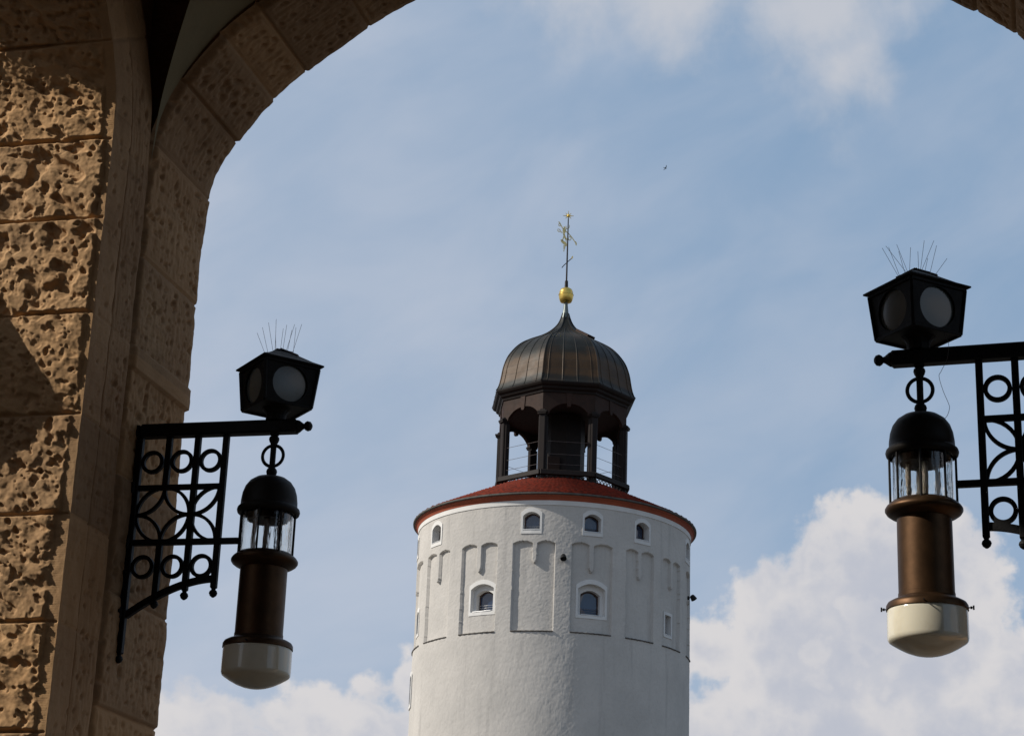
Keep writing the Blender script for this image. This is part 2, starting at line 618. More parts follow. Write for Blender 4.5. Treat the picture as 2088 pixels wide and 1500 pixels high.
def thing(name, label, cat, loc=(0, 0, 0), rz=0.0, group=None):
    o = bpy.data.objects.new(name, None)
    COL.objects.link(o)
    o.location = loc
    o.rotation_euler = (0, 0, rz)
    o.empty_display_size = 0.3
    o['label'] = label
    o['category'] = cat
    if group:
        o['group'] = group
    return o


# ------------------------------------------------------------------ numpy noise
rng = np.random.default_rng(7)
_lat = rng.random((256, 256))


def vnoise(x, y, off=0):
    xi = np.floor(x).astype(int); yi = np.floor(y).astype(int)
    fx = x - xi; fy = y - yi
    fx = fx * fx * (3 - 2 * fx); fy = fy * fy * (3 - 2 * fy)
    a = _lat[(xi + off) % 256, (yi + off * 3) % 256]
    b = _lat[(xi + 1 + off) % 256, (yi + off * 3) % 256]
    c = _lat[(xi + off) % 256, (yi + 1 + off * 3) % 256]
    d = _lat[(xi + 1 + off) % 256, (yi + 1 + off * 3) % 256]
    return (a * (1 - fx) + b * fx) * (1 - fy) + (c * (1 - fx) + d * fx) * fy


def fbm(x, y, octv=4, off=0, gain=0.5):
    s = 0; amp = 1; tot = 0
    for o in range(octv):
        s = s + amp * vnoise(x * 2 ** o, y * 2 ** o, off + 17 * o)
        tot += amp; amp *= gain
    return s / tot - 0.5


def sstep(x, a, b):
    t = np.clip((x - a) / (b - a), 0, 1)
    return t * t * (3 - 2 * t)


def stamp_pits(h, S, W, s0, s1, w0, w1, count, rmin, rmax, depth, seed, elong=1.6, warp=0.35):
    rg = np.random.default_rng(seed)
    s_ax = S[:, 0]; w_ax = W[0]
    for _ in range(count):
        cs = rg.uniform(s0, s1); cw = rg.uniform(w0, w1)
        r = rmin + (rmax - rmin) * rg.random() ** 2.0
        el = rg.uniform(1.0, elong); an = rg.uniform(0.2, 1.3)
        dp = depth * (0.35 + 0.65 * r / rmax) * rg.uniform(0.6, 1.1)
        ext = r * el * 1.4
        i0, i1 = np.searchsorted(s_ax, [cs - ext, cs + ext])
        j0, j1 = np.searchsorted(w_ax, [cw - ext, cw + ext])
        if i1 <= i0 or j1 <= j0:
            continue
        ss = S[i0:i1, j0:j1] - cs; ww = W[i0:i1, j0:j1] - cw
        a = (ww * math.cos(an) + ss * math.sin(an)) / (r * el)
        b = (-ww * math.sin(an) + ss * math.cos(an)) / r
        d = np.sqrt(a * a + b * b)
        d = d * (1 + warp * fbm((ss + cs) * 30, (ww + cw) * 30, 2, 3) * 2)
        cut = dp * (1 - sstep(d, 0.25, 1.05))
        sub = h[i0:i1, j0:j1]
        h[i0:i1, j0:j1] = np.minimum(sub, np.maximum(sub - cut, -0.02))
    return h


# ------------------------------------------------------------------ ground
mb = MB()
mb.add([(-3000, -3000, 0), (3000, -3000, 0), (3000, 3000, 0), (-3000, 3000, 0)], [(0, 1, 2, 3)])
ground = mb.build('ground', M_PAVE)
ground['kind'] = 'structure'

# ==================================================================== ARCADE
YAW = R(15)
arc = thing('stone_arcade', 'tan sandstone arcade with rough pitted blocks and a round archway framing the view', 'arcade', (0, 0, 0), -YAW)
TC = -1.915                      # centre of the front arch
HW = 2.342                       # half opening
DC = 8.09 - HW                   # centre of the side arch
prof_l = [(-2.342, 5.70), (-2.342, 5.83), (-2.334, 5.96), (-2.303, 6.163), (-2.192, 6.384), (-1.995, 6.633), (-1.722, 6.851), (-1.392, 7.079), (-1.184, 7.181), (-0.6, 7.40), (0, 7.47)]


def catmull(P, per):
    P = [np.array(p, float) for p in P]
    out = []
    for i in range(len(P) - 1):
        p0 = P[i - 1] if i else 2 * P[0] - P[1]
        p3 = P[i + 2] if i + 2 < len(P) else 2 * P[-1] - P[-2]
        p1, p2 = P[i], P[i + 1]
        for k in range(per):
            t = k / per
            out.append(0.5 * (2 * p1 + (p2 - p0) * t + (2 * p0 - 5 * p1 + 4 * p2 - p3) * t * t + (3 * p1 - p0 - 3 * p2 + p3) * t ** 3))
    out.append(P[-1])
    return np.array(out)


half = catmull(prof_l + [(0.6, 7.40)], 14)
half = half[:(len(prof_l) - 1) * 14 + 1]
arcpts = np.vstack([half, (half * [-1, 1])[::-1][1:]])


def resample(P, ds):
    L = np.r_[0, np.cumsum(np.hypot(*np.diff(P, axis=0).T))]
    n = int(L[-1] / ds)
    s = np.linspace(0, L[-1], n + 1)
    return np.c_[np.interp(s, L, P[:, 0]), np.interp(s, L, P[:, 1])], s


def profile(z0, zr, ds):
    P = np.vstack([[(-HW, z0)], arcpts, [(HW, zr)]])
    Q, s = resample(P, ds)
    T = np.gradient(Q, axis=0)
    T /= np.linalg.norm(T, axis=1)[:, None]
    N = np.c_[T[:, 1], -T[:, 0]]       # inward (towards the opening)
    return Q, s, N


SP = float(np.hypot(0, 0))
# ---- front arch: jamb and soffit
Q, s, N = profile(2.2, 2.2, 0.008)
s = s - (5.70 - 2.2)                   # s = 0 at springing
W0, W1 = 8.545, 9.275
w = np.linspace(0, W1 - W0, 84)
S, Wg = np.meshgrid(s, w, indexing='ij')
smax = s[-1] - 3.5
joints = [-3.1, -2.55, -2.0, -1.42, -0.80, -0.27, 0.35, 0.72, 1.03, 1.27, 1.52 + 0.18, 2.08, 2.5, 2.92, 3.34]
mid = smax / 2
joints = sorted([j for j in joints if j < mid - 0.1] + [smax - j for j in joints if j < mid - 0.1])
ja = np.array([-5] + joints + [20])
bi = np.searchsorted(ja, s) - 1
db = np.minimum(s - ja[bi], ja[bi + 1] - s)
rb = np.random.default_rng(3)
boff = rb.uniform(-0.009, 0.009, len(ja))
h = np.zeros_like(S)
h += boff[bi][:, None]
dbW = db[:, None] + 0.004 * fbm(S * 20, Wg * 20, 2, 4)
field = sstep(np.minimum(dbW, np.minimum(Wg + 0.01, (w[-1] - Wg) + 0.01)), 0.018, 0.045)
tool = fbm(S * 12, Wg * 90, 3, 9) * 0.010 + fbm(S * 30, Wg * 30, 3, 12) * 0.010
hp = np.zeros_like(S)
stamp_pits(hp, S, Wg, s[0], s[-1], 0.015, w[-1] - 0.012, 2900, 0.007, 0.023, 0.019, 11, 2.2)
h += field * (0.004 + tool + hp)
h -= 0.012 * (1 - sstep(np.abs(dbW), 0.002, 0.011))
# smooth tooled courses at the impost
imp = (S > -0.87) & (S < -0.755)
h = np.where(imp, 0.016 + 0.004 * fbm(S * 40, Wg * 8, 2, 2), h)
# chamfer at the near edge, worn far edge
h -= 0.035 * (1 - sstep(Wg, 0.0, 0.045))
edge = fbm(S * 9, S * 0 + 2.5, 4, 21) * 0.02
h += (edge - 0.006) * sstep(Wg, w[-1] - 0.06, w[-1])
wx = Wg + fbm(S * 7, S * 0 + 9.5, 3, 31) * 0.016 * sstep(Wg, w[-1] - 0.2, w[-1])
P = np.empty(S.shape + (3,))
P[..., 0] = TC + Q[:, 0][:, None] + N[:, 0][:, None] * h
P[..., 1] = W0 + wx
P[..., 2] = Q[:, 1][:, None] + N[:, 1][:, None] * h
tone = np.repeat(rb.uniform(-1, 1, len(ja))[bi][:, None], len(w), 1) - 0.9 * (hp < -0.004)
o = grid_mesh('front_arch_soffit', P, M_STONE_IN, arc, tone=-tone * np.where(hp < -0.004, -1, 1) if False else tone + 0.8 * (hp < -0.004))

# ---- side arch: sunlit rough-faced jamb and soffit (faces the camera)
Q, s, N = profile(2.2, 2.2, 0.0045)
keep = s < 3.5 + 2.6
Qa, Na = Q[keep], N[keep]
sa = s[keep] - 3.5
WT = 0.68
w = np.linspace(0, WT, 150)            # 0 = inner corner, increases outwards (to the left)
S, Wg = np.meshgrid(sa, w, indexing='ij')
zj = [2.44, 2.943, 3.441, 3.947, 4.434, 4.944, 5.437, 5.86]
joints = [z - 5.70 for z in zj] + [0.66, 1.05, 1.45, 1.85, 2.3]
marg = [0.06, 0.055, 0.05, 0.065, 0.045, 0.022, 0.02, 0.025, 0.05, 0.05, 0.05, 0.05, 0.05]
ja = np.array([-6] + joints + [20])
bi = np.searchsorted(ja, sa + 1e-9) - 1
bi = np.clip(bi, 0, len(ja) - 2)
wob = 0.010 * fbm(S * 14, Wg * 14, 3, 5)
dlo = (sa - ja[bi])[:, None] + wob
dhi = (ja[bi + 1] - sa)[:, None] + wob * 0.7
mr = np.array(marg)[np.clip(bi, 0, len(marg) - 1)][:, None] + 0.02 * fbm(S * 10, Wg * 0 + 3, 3, 8)
boss = sstep(Wg, mr, mr + 0.014) * sstep(WT - Wg + wob, 0.008, 0.02) * sstep(dlo, 0.007, 0.017) * sstep(dhi, 0.003, 0.013)
def cav(freq, thr, soft, dep, off, ax=0.62):
    """irregular eroded hollows, elongated along the bedding diagonal"""
    wx_ = 0.05 * fbm(S * 7, Wg * 7, 2, off + 5); wy_ = 0.05 * fbm(S * 7, Wg * 7, 2, off + 9)
    a_ = (Wg + wx_) * 0.82 + (S + wy_) * 0.57
    b_ = -(Wg + wx_) * 0.57 + (S + wy_) * 0.82
    nn_ = fbm(a_ * freq * ax, b_ * freq, 3, off, 0.33)
    x_ = np.clip((nn_ - thr) / soft, 0, 1)
    return dep * (1 - (1 - x_) ** 2.2)


rg = np.random.default_rng(5)
big_c = cav(15, 0.05, 0.34, 0.030, 30)
mid_c = cav(30, 0.09, 0.28, 0.014, 60, 0.75)


def aniso(freq, off, octv=3):
    wx_ = 0.04 * fbm(S * 8, Wg * 8, 2, off + 5)
    a_ = (Wg + wx_) * 0.82 + (S + wx_) * 0.57
    b_ = -(Wg + wx_) * 0.57 + (S + wx_) * 0.82
    return fbm(a_ * freq * 0.55, b_ * freq, octv, off, 0.5)


rel = 0.021 + 0.024 * aniso(15, 83) + 0.011 * aniso(34, 93) + 0.012 * fbm(S * 5, Wg * 5, 2, 13)
wbig = np.array([0.5, 0.35, 0.35, 0.35, 0.55, 0.75, 1.0, 1.15, 0.7, 0.4, 0.4, 0.4, 0.4, 0.4, 0.4])[bi][:, None]
rough = rel - big_c * wbig - mid_c * (0.8 + 0.4 * (wbig < 0.6))
for k in range(len(ja) - 1):
    a, b = max(ja[k], sa[0]), min(ja[k + 1], sa[-1])
    if b - a < 0.1:
        continue
    stamp_pits(rough, S, Wg, a + 0.04, b - 0.03, 0.05, WT - 0.03, [30, 50, 44, 44, 56, 64, 44, 34, 40, 40, 40, 40, 40, 40][k], 0.006, 0.019, 0.017, 100 + k, 1.5, 0.35)
rough = np.maximum(rough, -0.012)
rough += 0.0026 * fbm(S * 80, Wg * 70, 2, 71)
h = boss * rough
h += (1 - boss) * 0.0012 * np.sin(S * 2 * math.pi / 0.011) * (Wg < 0.12)
h -= 0.010 * (1 - sstep(np.minimum(np.abs(sa - ja[bi]), np.abs(ja[bi + 1] - sa))[:, None] + 0.003 * fbm(S * 20, Wg * 20, 2, 6), 0.002, 0.009))
h += 0.004 * fbm(S * 40, Wg * 40, 3, 15)
h *= sstep(Wg, -0.001, 0.012)
tx = -4.25 - Wg + 0.006 * fbm(S * 12, Wg * 0 + 1.5, 3, 41) * (1 - sstep(Wg, 0, 0.08))
P = np.empty(S.shape + (3,))
# u of profile -> d = DC - u
P[..., 0] = tx
P[..., 1] = DC - (Qa[:, 0][:, None] + Na[:, 0][:, None] * h)
P[..., 2] = Qa[:, 1][:, None] + Na[:, 1][:, None] * h
edge_pts = P[:, 0, :].copy()
tone = np.repeat(np.random.default_rng(8).uniform(-0.8, 0.7, len(ja))[bi][:, None], len(w), 1)
o = grid_mesh('side_arch_jamb', P, M_STONE, arc, tone=tone)

# ---- inner face of the side arch (two strips, seen in shade right of the sunlit face)
v = np.linspace(0, 0.445, 60)
S, V = np.meshgrid(sa[::2], v, indexing='ij')
bi2 = bi[::2]
dj = np.minimum(np.abs(sa[::2] - ja[bi2]), np.abs(ja[bi2 + 1] - sa[::2]))[:, None]
h = 0.011 * fbm(S * 7, V * 14, 3, 51)
strip2 = sstep(V, 0.205, 0.222)
h -= 0.012 * strip2
hp = np.zeros_like(S)
stamp_pits(hp, S, V, sa[0], sa[-1], 0.25, 0.42, 420, 0.006, 0.017, 0.014, 77, 2.2)
stamp_pits(hp, S, V, sa[0], sa[-1], 0.04, 0.19, 150, 0.006, 0.017, 0.012, 78, 2.2)
h += hp + strip2 * 0.008 * fbm(S * 8, V * 90, 2, 61)
h -= 0.03 * (1 - sstep(np.abs(V - 0.208 + 0.006 * fbm(S * 6, V * 0, 2, 3)), 0.004, 0.014))
h -= 0.008 * (1 - sstep(dj + 0.002, 0.001, 0.008)) * (V > 0.03)
h *= sstep(V, -0.001, 0.01)
P2 = np.empty(S.shape + (3,))
base = edge_pts[::2]
Na2 = Na[::2]
P2[..., 0] = base[:, 0][:, None] + h
P2[..., 1] = base[:, 1][:, None] + Na2[:, 0][:, None] * V
P2[..., 2] = base[:, 2][:, None] - Na2[:, 1][:, None] * V
tone = np.repeat(np.random.default_rng(18).uniform(-0.8, 0.8, len(ja))[bi2][:, None], len(v), 1) + strip2 * 0.35
grid_mesh('side_arch_face', P2, M_STONE_IN, arc, tone=tone)


# ---- arch walls (solid bodies behind the dressed faces)
def arch_wall(name, x_of, inner, outer, half_rect, top, off_in):
    """ring + spandrel of an arch wall; x_of(u, depth, z) -> local xyz"""
    Pf, _, Nf = profile(0.0, 0.0, 0.12)
    Pf = Pf - Nf * off_in
    n = len(Pf)
    ks = [i for i in range(n) if Pf[i, 1] > 5.6]
    ia, ib = ks[0], ks[-1]
    path = np.array([(-half_rect, 5.6), (-half_rect, top), (half_rect, top), (half_rect, 5.6)])
    L = np.r_[0, np.cumsum(np.hypot(*np.diff(path, axis=0).T))]
    O = []
    for i in range(n):
        if i < ia:
            O.append((-half_rect, Pf[i, 1]))
        elif i > ib:
            O.append((half_rect, Pf[i, 1]))
        else:
            q = (i - ia) / (ib - ia) * L[-1]
            O.append((np.interp(q, L, path[:, 0]), np.interp(q, L, path[:, 1])))
    V, F = [], []
    for dep in (inner, outer):
        for i in range(n):
            V.append(x_of(Pf[i, 0], dep, Pf[i, 1]))
        for i in range(n):
            V.append(x_of(O[i][0], dep, O[i][1]))
    for i in range(n - 1):
        for b in (0, 2 * n):
            F.append((b + i, b + i + 1, b + n + i + 1, b + n + i))
        F.append((i, i + 1, 2 * n + i + 1, 2 * n + i))
        F.append((n + i, n + i + 1, 3 * n + i + 1, 3 * n + i))
    MB().add(V, F).build(name, M_STONE_IN, arc)


arch_wall('front_wall', lambda u, d, z: (TC + u, d, z), 8.585, 9.262, 2.78, 8.4, 0.05)
arch_wall('side_wall', lambda u, d, z: (d, DC - u, z), -4.33, -4.925, 2.78, 8.4, 0.05)
mb = MB()
mb.box((-4.78, 8.72, 4.2), (0.75, 0.9, 8.4))
mb.box((-5.12, 8.42, 4.2), (0.36, 0.5, 8.4))
mb.build('corner_pier_core', M_STONE_IN, arc)
for x_, y_ in ((0.95, 8.8), (-4.78, 2.9)):
    MB().box((x_, y_, 4.2), (0.8, 0.9, 8.4)).build('pier_core', M_STONE_IN, arc)
# the vaulted hall runs on behind: solid walls and a ceiling
MB().box((-6.6, -2.4, 4.2), (0.5, 9.8, 8.4)).build('hall_wall', M_STONE_IN, arc)
MB().box((5.6, -2.4, 4.2), (0.5, 9.8, 8.4)).build('hall_wall', M_STONE_IN, arc)
MB().box((-0.5, -7.6, 4.2), (12.7, 0.5, 8.4)).build('hall_end_wall', M_STONE_IN, arc)
MB().box((-5.83, 2.3, 4.2), (1.04, 0.5, 8.4)).build('hall_return_wall', M_STONE_IN, arc)
MB().box((0.15, 5.9, 8.76), (11.5, 6.9, 0.7)).build('roof_slab', M_STONE_IN, arc)
MB().box((-0.5, -2.7, 8.76), (12.8, 10.29, 0.7)).build('roof_slab', M_STONE_IN, arc)
# outer margin of the pier, slightly set back
mb = MB()
mb.box((-5.06, 8.165, 4.2), (0.27, 0.1, 8.3))
mb.build('pier_margin', M_STONE, arc)
# added block, out of view, shaped to cast the jamb's triangular shadow
mb = MB()
mb.prism([(8.10, 4.14), (8.0, 4.16), (7.945, 4.36), (7.90, 4.56), (7.845, 4.84), (7.82, 4.93), (7.85, 4.99), (7.96, 5.12), (8.10, 5.24)], -5.12, -4.94, lambda x, y, z: (y, x, z))
mb.build('shadow_caster', M_STONE, arc)

# ---- groin vault
hv = half.copy()
prof_v = np.vstack([[(-HW, 5.35)], hv])
prof_v, _ = resample(prof_v, 0.07)
uv_full = np.vstack([prof_v, (prof_v * [-1, 1])[::-1][1:]])
n = len(uv_full)
SCD = (8.545 - DC) / HW
VZ = 0.075
P = np.empty((n, n, 3))
U = uv_full[:, 0]; Z = uv_full[:, 1]
P[..., 0] = TC + U[:, None]
P[..., 1] = DC + U[None, :] * SCD
P[..., 2] = np.maximum(Z[:, None], Z[None, :]) + VZ
mbv = MB()
for i in range(n - 1):
    for j in range(n - 1):
        za, zb2 = max(Z[i], Z[i + 1]), max(Z[j], Z[j + 1])
        if U[i] < -0.01 and zb2 > za + 1e-4 or (i < n // 2 and i == j) or (i < n // 2 and i + j == n - 2):
            if i == j or i + j == n - 2:      # half cells along the groin
                c4 = [P[i, j], P[i + 1, j], P[i + 1, j + 1], P[i, j + 1]]
                tri = [c4[0], c4[1], c4[2]] if i == j else [c4[1], c4[2], c4[3]]
                mbv.add(tri, [(0, 1, 2)])
            continue                          # the bay is open towards the side arch: a deep recess
        mbv.add([P[i, j], P[i + 1, j], P[i + 1, j + 1], P[i, j + 1]], [(0, 1, 2, 3)])
mbv.build('groin_vault', M_VAULT, arc, True, 25)

# ==================================================================== unseen building added left of the arcade to block low sun
hs = thing('added_house', 'plain rendered building with a tiled roof, added unseen left of the arcade to block low sun', 'added_house', (0, 0, 0), -YAW)
mb = MB()
mb.box((-23, 0.5, 5.6), (11, 19, 11.2))
mb.build('wall', M_STONE_IN, hs)
MB().prism([(-28.9, 11.1), (-17.1, 11.1), (-17.1, 11.35), (-23, 14.2), (-28.9, 11.35)], -9.3, 10.3).build('roof', M_TILES, hs)
for dd in (-6, -2.5, 1, 4.5, 8):
    for zz_ in (2.0, 5.2, 8.4):
        wn_ = MB().box((-17.49, dd, zz_), (0.12, 1.15, 1.75)).build('window', M_WHITE, hs)
        MB().box((-17.42, dd, zz_), (0.03, 0.95, 1.55)).build('pane', M_PANE, wn_)

# ==================================================================== WALL LAMPS
LZ = 3.235


def wall_lamp(label, loc, yaw, side, group, wire, seed):
    """local x runs along the bracket; side = -1: wall on the left, +1: wall on the right"""
    t = thing('wall_lamp', label, 'wall lamp', (loc[0], loc[1], LZ), -yaw, group)
    Z0 = -LZ
    X = lambda a: side * a          # a = distance from the lamp axis towards the wall
    rg = random.Random(seed)
    # bracket: beam + grille
    mb = MB()
    zb = 4.539 + Z0
    mb.bar((X(0.70), 0, zb), (X(-0.118), 0, zb), 0.066)
    V = []
    e0 = [(-0.118, 0.033), (-0.150, 0.016), (-0.158, 0.013)]
    prof = [(0.033, 0.0), (0.031, 0.012), (0.016, 0.034), (0.013, 0.042), (0.020, 0.048), (0.026, 0.060), (0.022, 0.076), (0.010, 0.085), (0.0, 0.087)]
    tmp = MB().lathe(prof, 14)
    mb.add([(X(-0.114 - p[2] * 0.9), p[0], zb + p[1]) for p in tmp.v], tmp.f)
    bw = 0.030

    def vbar(a, z0, z1, w=bw):
        mb.bar((X(a), 0, z0 + Z0), (X(a), 0, z1 + Z0), w)
        f = MB().lathe([(0.014, 0), (0.010, -0.008), (0.018, -0.016), (0.021, -0.026), (0.016, -0.038), (0.006, -0.046), (0, -0.048)], 12, (X(a), 0, z0 + Z0 + 0.001))
        mb.add(f.v, f.f)
    vbar(0.703, 3.42, 4.535, 0.034)
    vbar(0.548, 3.685, 3.968)
    mb.bar((X(0.548), 0, 4.245 + Z0), (X(0.548), 0, 4.508 + Z0), bw)
    vbar(0.397, 3.725, 4.508)
    vbar(0.249, 3.735, 4.508)
    mb.bar((X(0.69), 0, 4.246 + Z0), (X(0.262), 0, 4.246 + Z0), 0.028, 0.026)
    mb.bar((X(0.69), 0, 3.968 + Z0), (X(0.139), 0, 3.968 + Z0), 0.032, 0.028)
    br = []
    for k in range(25):
        q = k / 24
        a = 0.262 + (0.69 - 0.262) * q
        br.append((X(a), 0, 3.781 - 0.175 * q ** 1.75 + Z0))
    mb.flat_path(br, 0.032, 0.026)
    for zc in (4.378, 3.846):
        for a in (0.627, 0.472, 0.322):
            mb.flat_path([(X(a) + 0.0500 * math.cos(i * math.pi / 20), 0, zc + Z0 + 0.0500 * math.sin(i * math.pi / 20)) for i in range(40)], 0.0185, 0.02, True)
    rr = 0.1375
    zc = 4.107

    def arcp(ca, cz, a0, a1):
        return [(X(ca + rr * math.cos(R(a0 + (a1 - a0) * i / 18))), 0, cz + Z0 + rr * math.sin(R(a0 + (a1 - a0) * i / 18))) for i in range(19)]
    ca = 0.548
    mb.flat_path([(X(ca + rr * math.cos(i * math.pi / 32)), 0, zc + Z0 + rr * math.sin(i * math.pi / 32)) for i in range(64)], 0.016, 0.018, True)
    for sx, sz, a0 in ((1, 1, 180), (-1, 1, 270), (-1, -1, 0), (1, -1, 90)):
        mb.flat_path(arcp(ca + sx * rr, zc + sz * rr, a0, a0 + 90), 0.016, 0.019)
    ca = 0.262
    mb.flat_path(arcp(ca, zc, 90, 180) if False else arcp(ca, zc, 90, -90), 0.016, 0.018)
    mb.flat_path(arcp(ca + rr, zc + rr, 180, 270), 0.016, 0.019)
    mb.flat_path(arcp(ca + rr, zc - rr, 90, 180), 0.016, 0.019)
    for z in (4.54, 4.246, 3.968, 3.62):
        mb.box((X(0.728), 0, z + Z0), (0.05, 0.05, 0.06))
    mb.build('bracket', M_IRON, t)

    # lantern on the beam
    zl0, zl1 = 4.630 + Z0, 4.832 + Z0
    r0, r1 = 0.179, 0.205
    mb = MB()
    corners = [R(90 * k) for k in range(4)]
    lens_specs = []
    for k in range(4):
        a, b = corners[k], corners[(k + 1) % 4]
        A0 = Vector((r0 * math.cos(a), r0 * math.sin(a), zl0)); B0 = Vector((r0 * math.cos(b), r0 * math.sin(b), zl0))
        A1 = Vector((r1 * math.cos(a), r1 * math.sin(a), zl1)); B1 = Vector((r1 * math.cos(b), r1 * math.sin(b), zl1))
        c = (A0 + B0 + A1 + B1) / 4
        ex = (B0 - A0).normalized()
        ez = ((A1 + B1) / 2 - (A0 + B0) / 2).normalized()
        nn = ex.cross(ez)
        n_ = 40
        quad = [A0, B0, B1, A1]
        circ, outer = [], []
        for i in range(n_):
            an = 2 * math.pi * i / n_
            dx, dz = math.cos(an), math.sin(an)
            circ.append(c + ex * 0.094 * dx + ez * 0.090 * dz)
            # hit the quad border in that direction
            best = 9
            for j in range(4):
                p, q = quad[j] - c, quad[(j + 1) % 4] - c
                px, pz, qx, qz = p.dot(ex), p.dot(ez), q.dot(ex), q.dot(ez)
                den = dx * (qz - pz) - dz * (qx - px)
                if abs(den) > 1e-9:
                    u_ = (px * (qz - pz) - pz * (qx - px)) / den
                    w_ = (px * dz - pz * dx) / den
                    if u_ > 0 and -1e-6 <= w_ <= 1 + 1e-6:
                        best = min(best, u_)
            outer.append(c + (ex * dx + ez * dz) * best)
        inn = [p - nn * 0.014 for p in circ]
        V = outer + circ + inn
        F = []
        for i in range(n_):
            j = (i + 1) % n_
            F.append((i, j, n_ + j, n_ + i)); F.append((n_ + i, n_ + j, 2 * n_ + j, 2 * n_ + i))
        mb.add(V, F)
        lens_specs.append((c - nn * 0.012, ex, ez, nn))
        # corner post
        mb.bar(A0, A1, 0.016)
        mb.bar(A0, B0, 0.014); mb.bar(A1, B1, 0.014)
    mb.add([(r0 * math.cos(a), r0 * math.sin(a), zl0) for a in corners], [(0, 1, 2, 3)])
    mb.lathe([(0.05, -0.062), (0.05, -0.03), (0.06, -0.012), (0.075, 0.0)], 16, (0, 0, zl0))
    lan = mb.build('lantern', M_IRON, t)
    for c, ex, ez, nn in lens_specs:
        V = [c + nn * 0.006]; F = []
        for m_, (f_, hh) in enumerate(((0.35, 0.0055), (0.7, 0.003), (1.02, 0.0))):
            for i in range(32):
                an = 2 * math.pi * i / 32
                V.append(c + ex * 0.094 * f_ * math.cos(an) + ez * 0.090 * f_ * math.sin(an) + nn * hh)
        for i in range(32):
            F.append((0, 1 + i, 1 + (i + 1) % 32))
            for m_ in range(2):
                b = 1 + 32 * m_
                F.append((b + i, b + (i + 1) % 32, b + 32 + (i + 1) % 32, b + 32 + i))
        MB().add(V, F).build('lens', M_FROST, lan, True)
    # roof
    lv = [(0.20, 4.832), (0.232, 4.842), (0.232, 4.849), (0.17, 4.872), (0.10, 4.905), (0.065, 4.921), (0.06, 4.932), (0.03, 4.936), (0, 4.937)]
    mb = MB().lathe([(r, z + Z0) for r, z in lv], 4)
    mb.add([(0.2 * math.cos(a), 0.2 * math.sin(a), 4.833 + Z0) for a in corners], [(0, 1, 2, 3)])
    roof = mb.build('lantern_roof', M_IRON, t)
    # bird spikes
    mb = MB()
    base = [((410, 250), (305, 92)), ((418, 245), (345, 75)), ((470, 228), (333, 88)), ((478, 222), (398, 48)), ((455, 235), (420, 137)), ((480, 222), (495, 88)),
            ((548, 235), (545, 128)), ((552, 235), (592, 55)), ((562, 240), (658, 66)), ((582, 248), (608, 175)), ((625, 260), (678, 118)), ((650, 262), (740, 195))]
    if side < 0:
        k_ = 0.000425
        cr = [((450, 442), (330, 268)), ((468, 438), (375, 188)), ((543, 410), (457, 142)), ((560, 405), (545, 292)), ((565, 405), (562, 115)), ((605, 412), (626, 203)),
              ((658, 420), (669, 162)), ((672, 422), (750, 142)), ((717, 440), (743, 238)), ((770, 452), (790, 203)), ((782, 455), (868, 178))]
        lst = [(((p[0][0] - 630) * k_, (430 - p[0][1]) * k_), ((p[1][0] - 630) * k_, (430 - p[1][1]) * k_)) for p in cr]
    else:
        k_ = 0.000632
        lst = [(((p[0][0] - 528) * k_, (235 - p[0][1]) * k_), ((p[1][0] - 528) * k_, (235 - p[1][1]) * k_)) for p in base]
    for i, (p, q) in enumerate(lst):
        y0 = 0.012 if i % 2 else -0.012
        pz = 4.936 + Z0 - max(0, (abs(p[0]) - 0.055)) * 0.5
        y1 = y0 + rg.uniform(-0.02, 0.02)
        mb.tube([(p[0], y0, pz - 0.01), (q[0], y1, 4.965 + Z0 + q[1] * 1.0)], 0.0009, 5)
    mb.box((-0.04, 0, 4.931 + Z0), (0.10, 0.02, 0.008), (0.93, 0, 0.36), None, (-0.36, 0, 0.93))
    mb.box((0.05, 0, 4.927 + Z0), (0.09, 0.02, 0.008), (0.92, 0, -0.39), None, (0.39, 0, 0.92))
    mb.build('bird_spikes', M_WIRE, roof)

    # hanger with ring
    mb = MB()
    mb.lathe([(0, 4.51), (0.022, 4.507), (0.022, 4.498), (0.015, 4.495), (0.024, 4.486), (0.026, 4.476), (0.022, 4.463), (0.016, 4.452), (0.017, 4.44), (0.0145, 4.438), (0.0145, 4.345), (0.017, 4.343),
              (0.016, 4.332), (0.024, 4.322), (0.027, 4.311), (0.024, 4.298), (0.018, 4.288), (0.03, 4.282), (0, 4.28)], 20, (0, 0, Z0))
    mb.tube([(0.0535 * math.cos(i * math.pi / 20), 0, 4.392 + Z0 + 0.0535 * math.sin(i * math.pi / 20)) for i in range(40)], 0.0085, 8, True)
    mb.build('hanger', M_IRON, t, True, 50)
    # cap
    dome = [(0.0, 4.288), (0.04, 4.286), (0.075, 4.275), (0.102, 4.256), (0.121, 4.229), (0.132, 4.196), (0.137, 4.16), (0.138, 4.134), (0.142, 4.130), (0.150, 4.122), (0.153, 4.111), (0.150, 4.099), (0.142, 4.092), (0.134, 4.090), (0.131, 4.10), (0.10, 4.10), (0.098, 4.062), (0.0, 4.06)]
    cap = MB().lathe([(r, z + Z0) for r, z in dome], 56).build('cap', M_CAP, t, True, 50)
    # glass, rods inside, guard bars
    gl = MB().lathe([(0.1245, 4.098 + Z0), (0.1245, 3.893 + Z0), (0.1205, 3.893 + Z0), (0.1205, 4.098 + Z0), (0.1245, 4.098 + Z0)], 72).build('glass_cylinder', M_GLASS, t, True, 40)
    mb = MB()
    for a, r_, q in ((20, 0.06, 0.012), (110, 0.055, 0.014), (200, 0.06, 0.011), (285, 0.05, 0.013)):
        px, py = r_ * math.cos(R(a)), r_ * math.sin(R(a))
        mb.tube([(px, py, 4.07 + Z0), (px * 1.05, py, 3.98 + Z0), (px, py * 0.95, 3.88 + Z0)], q, 12)
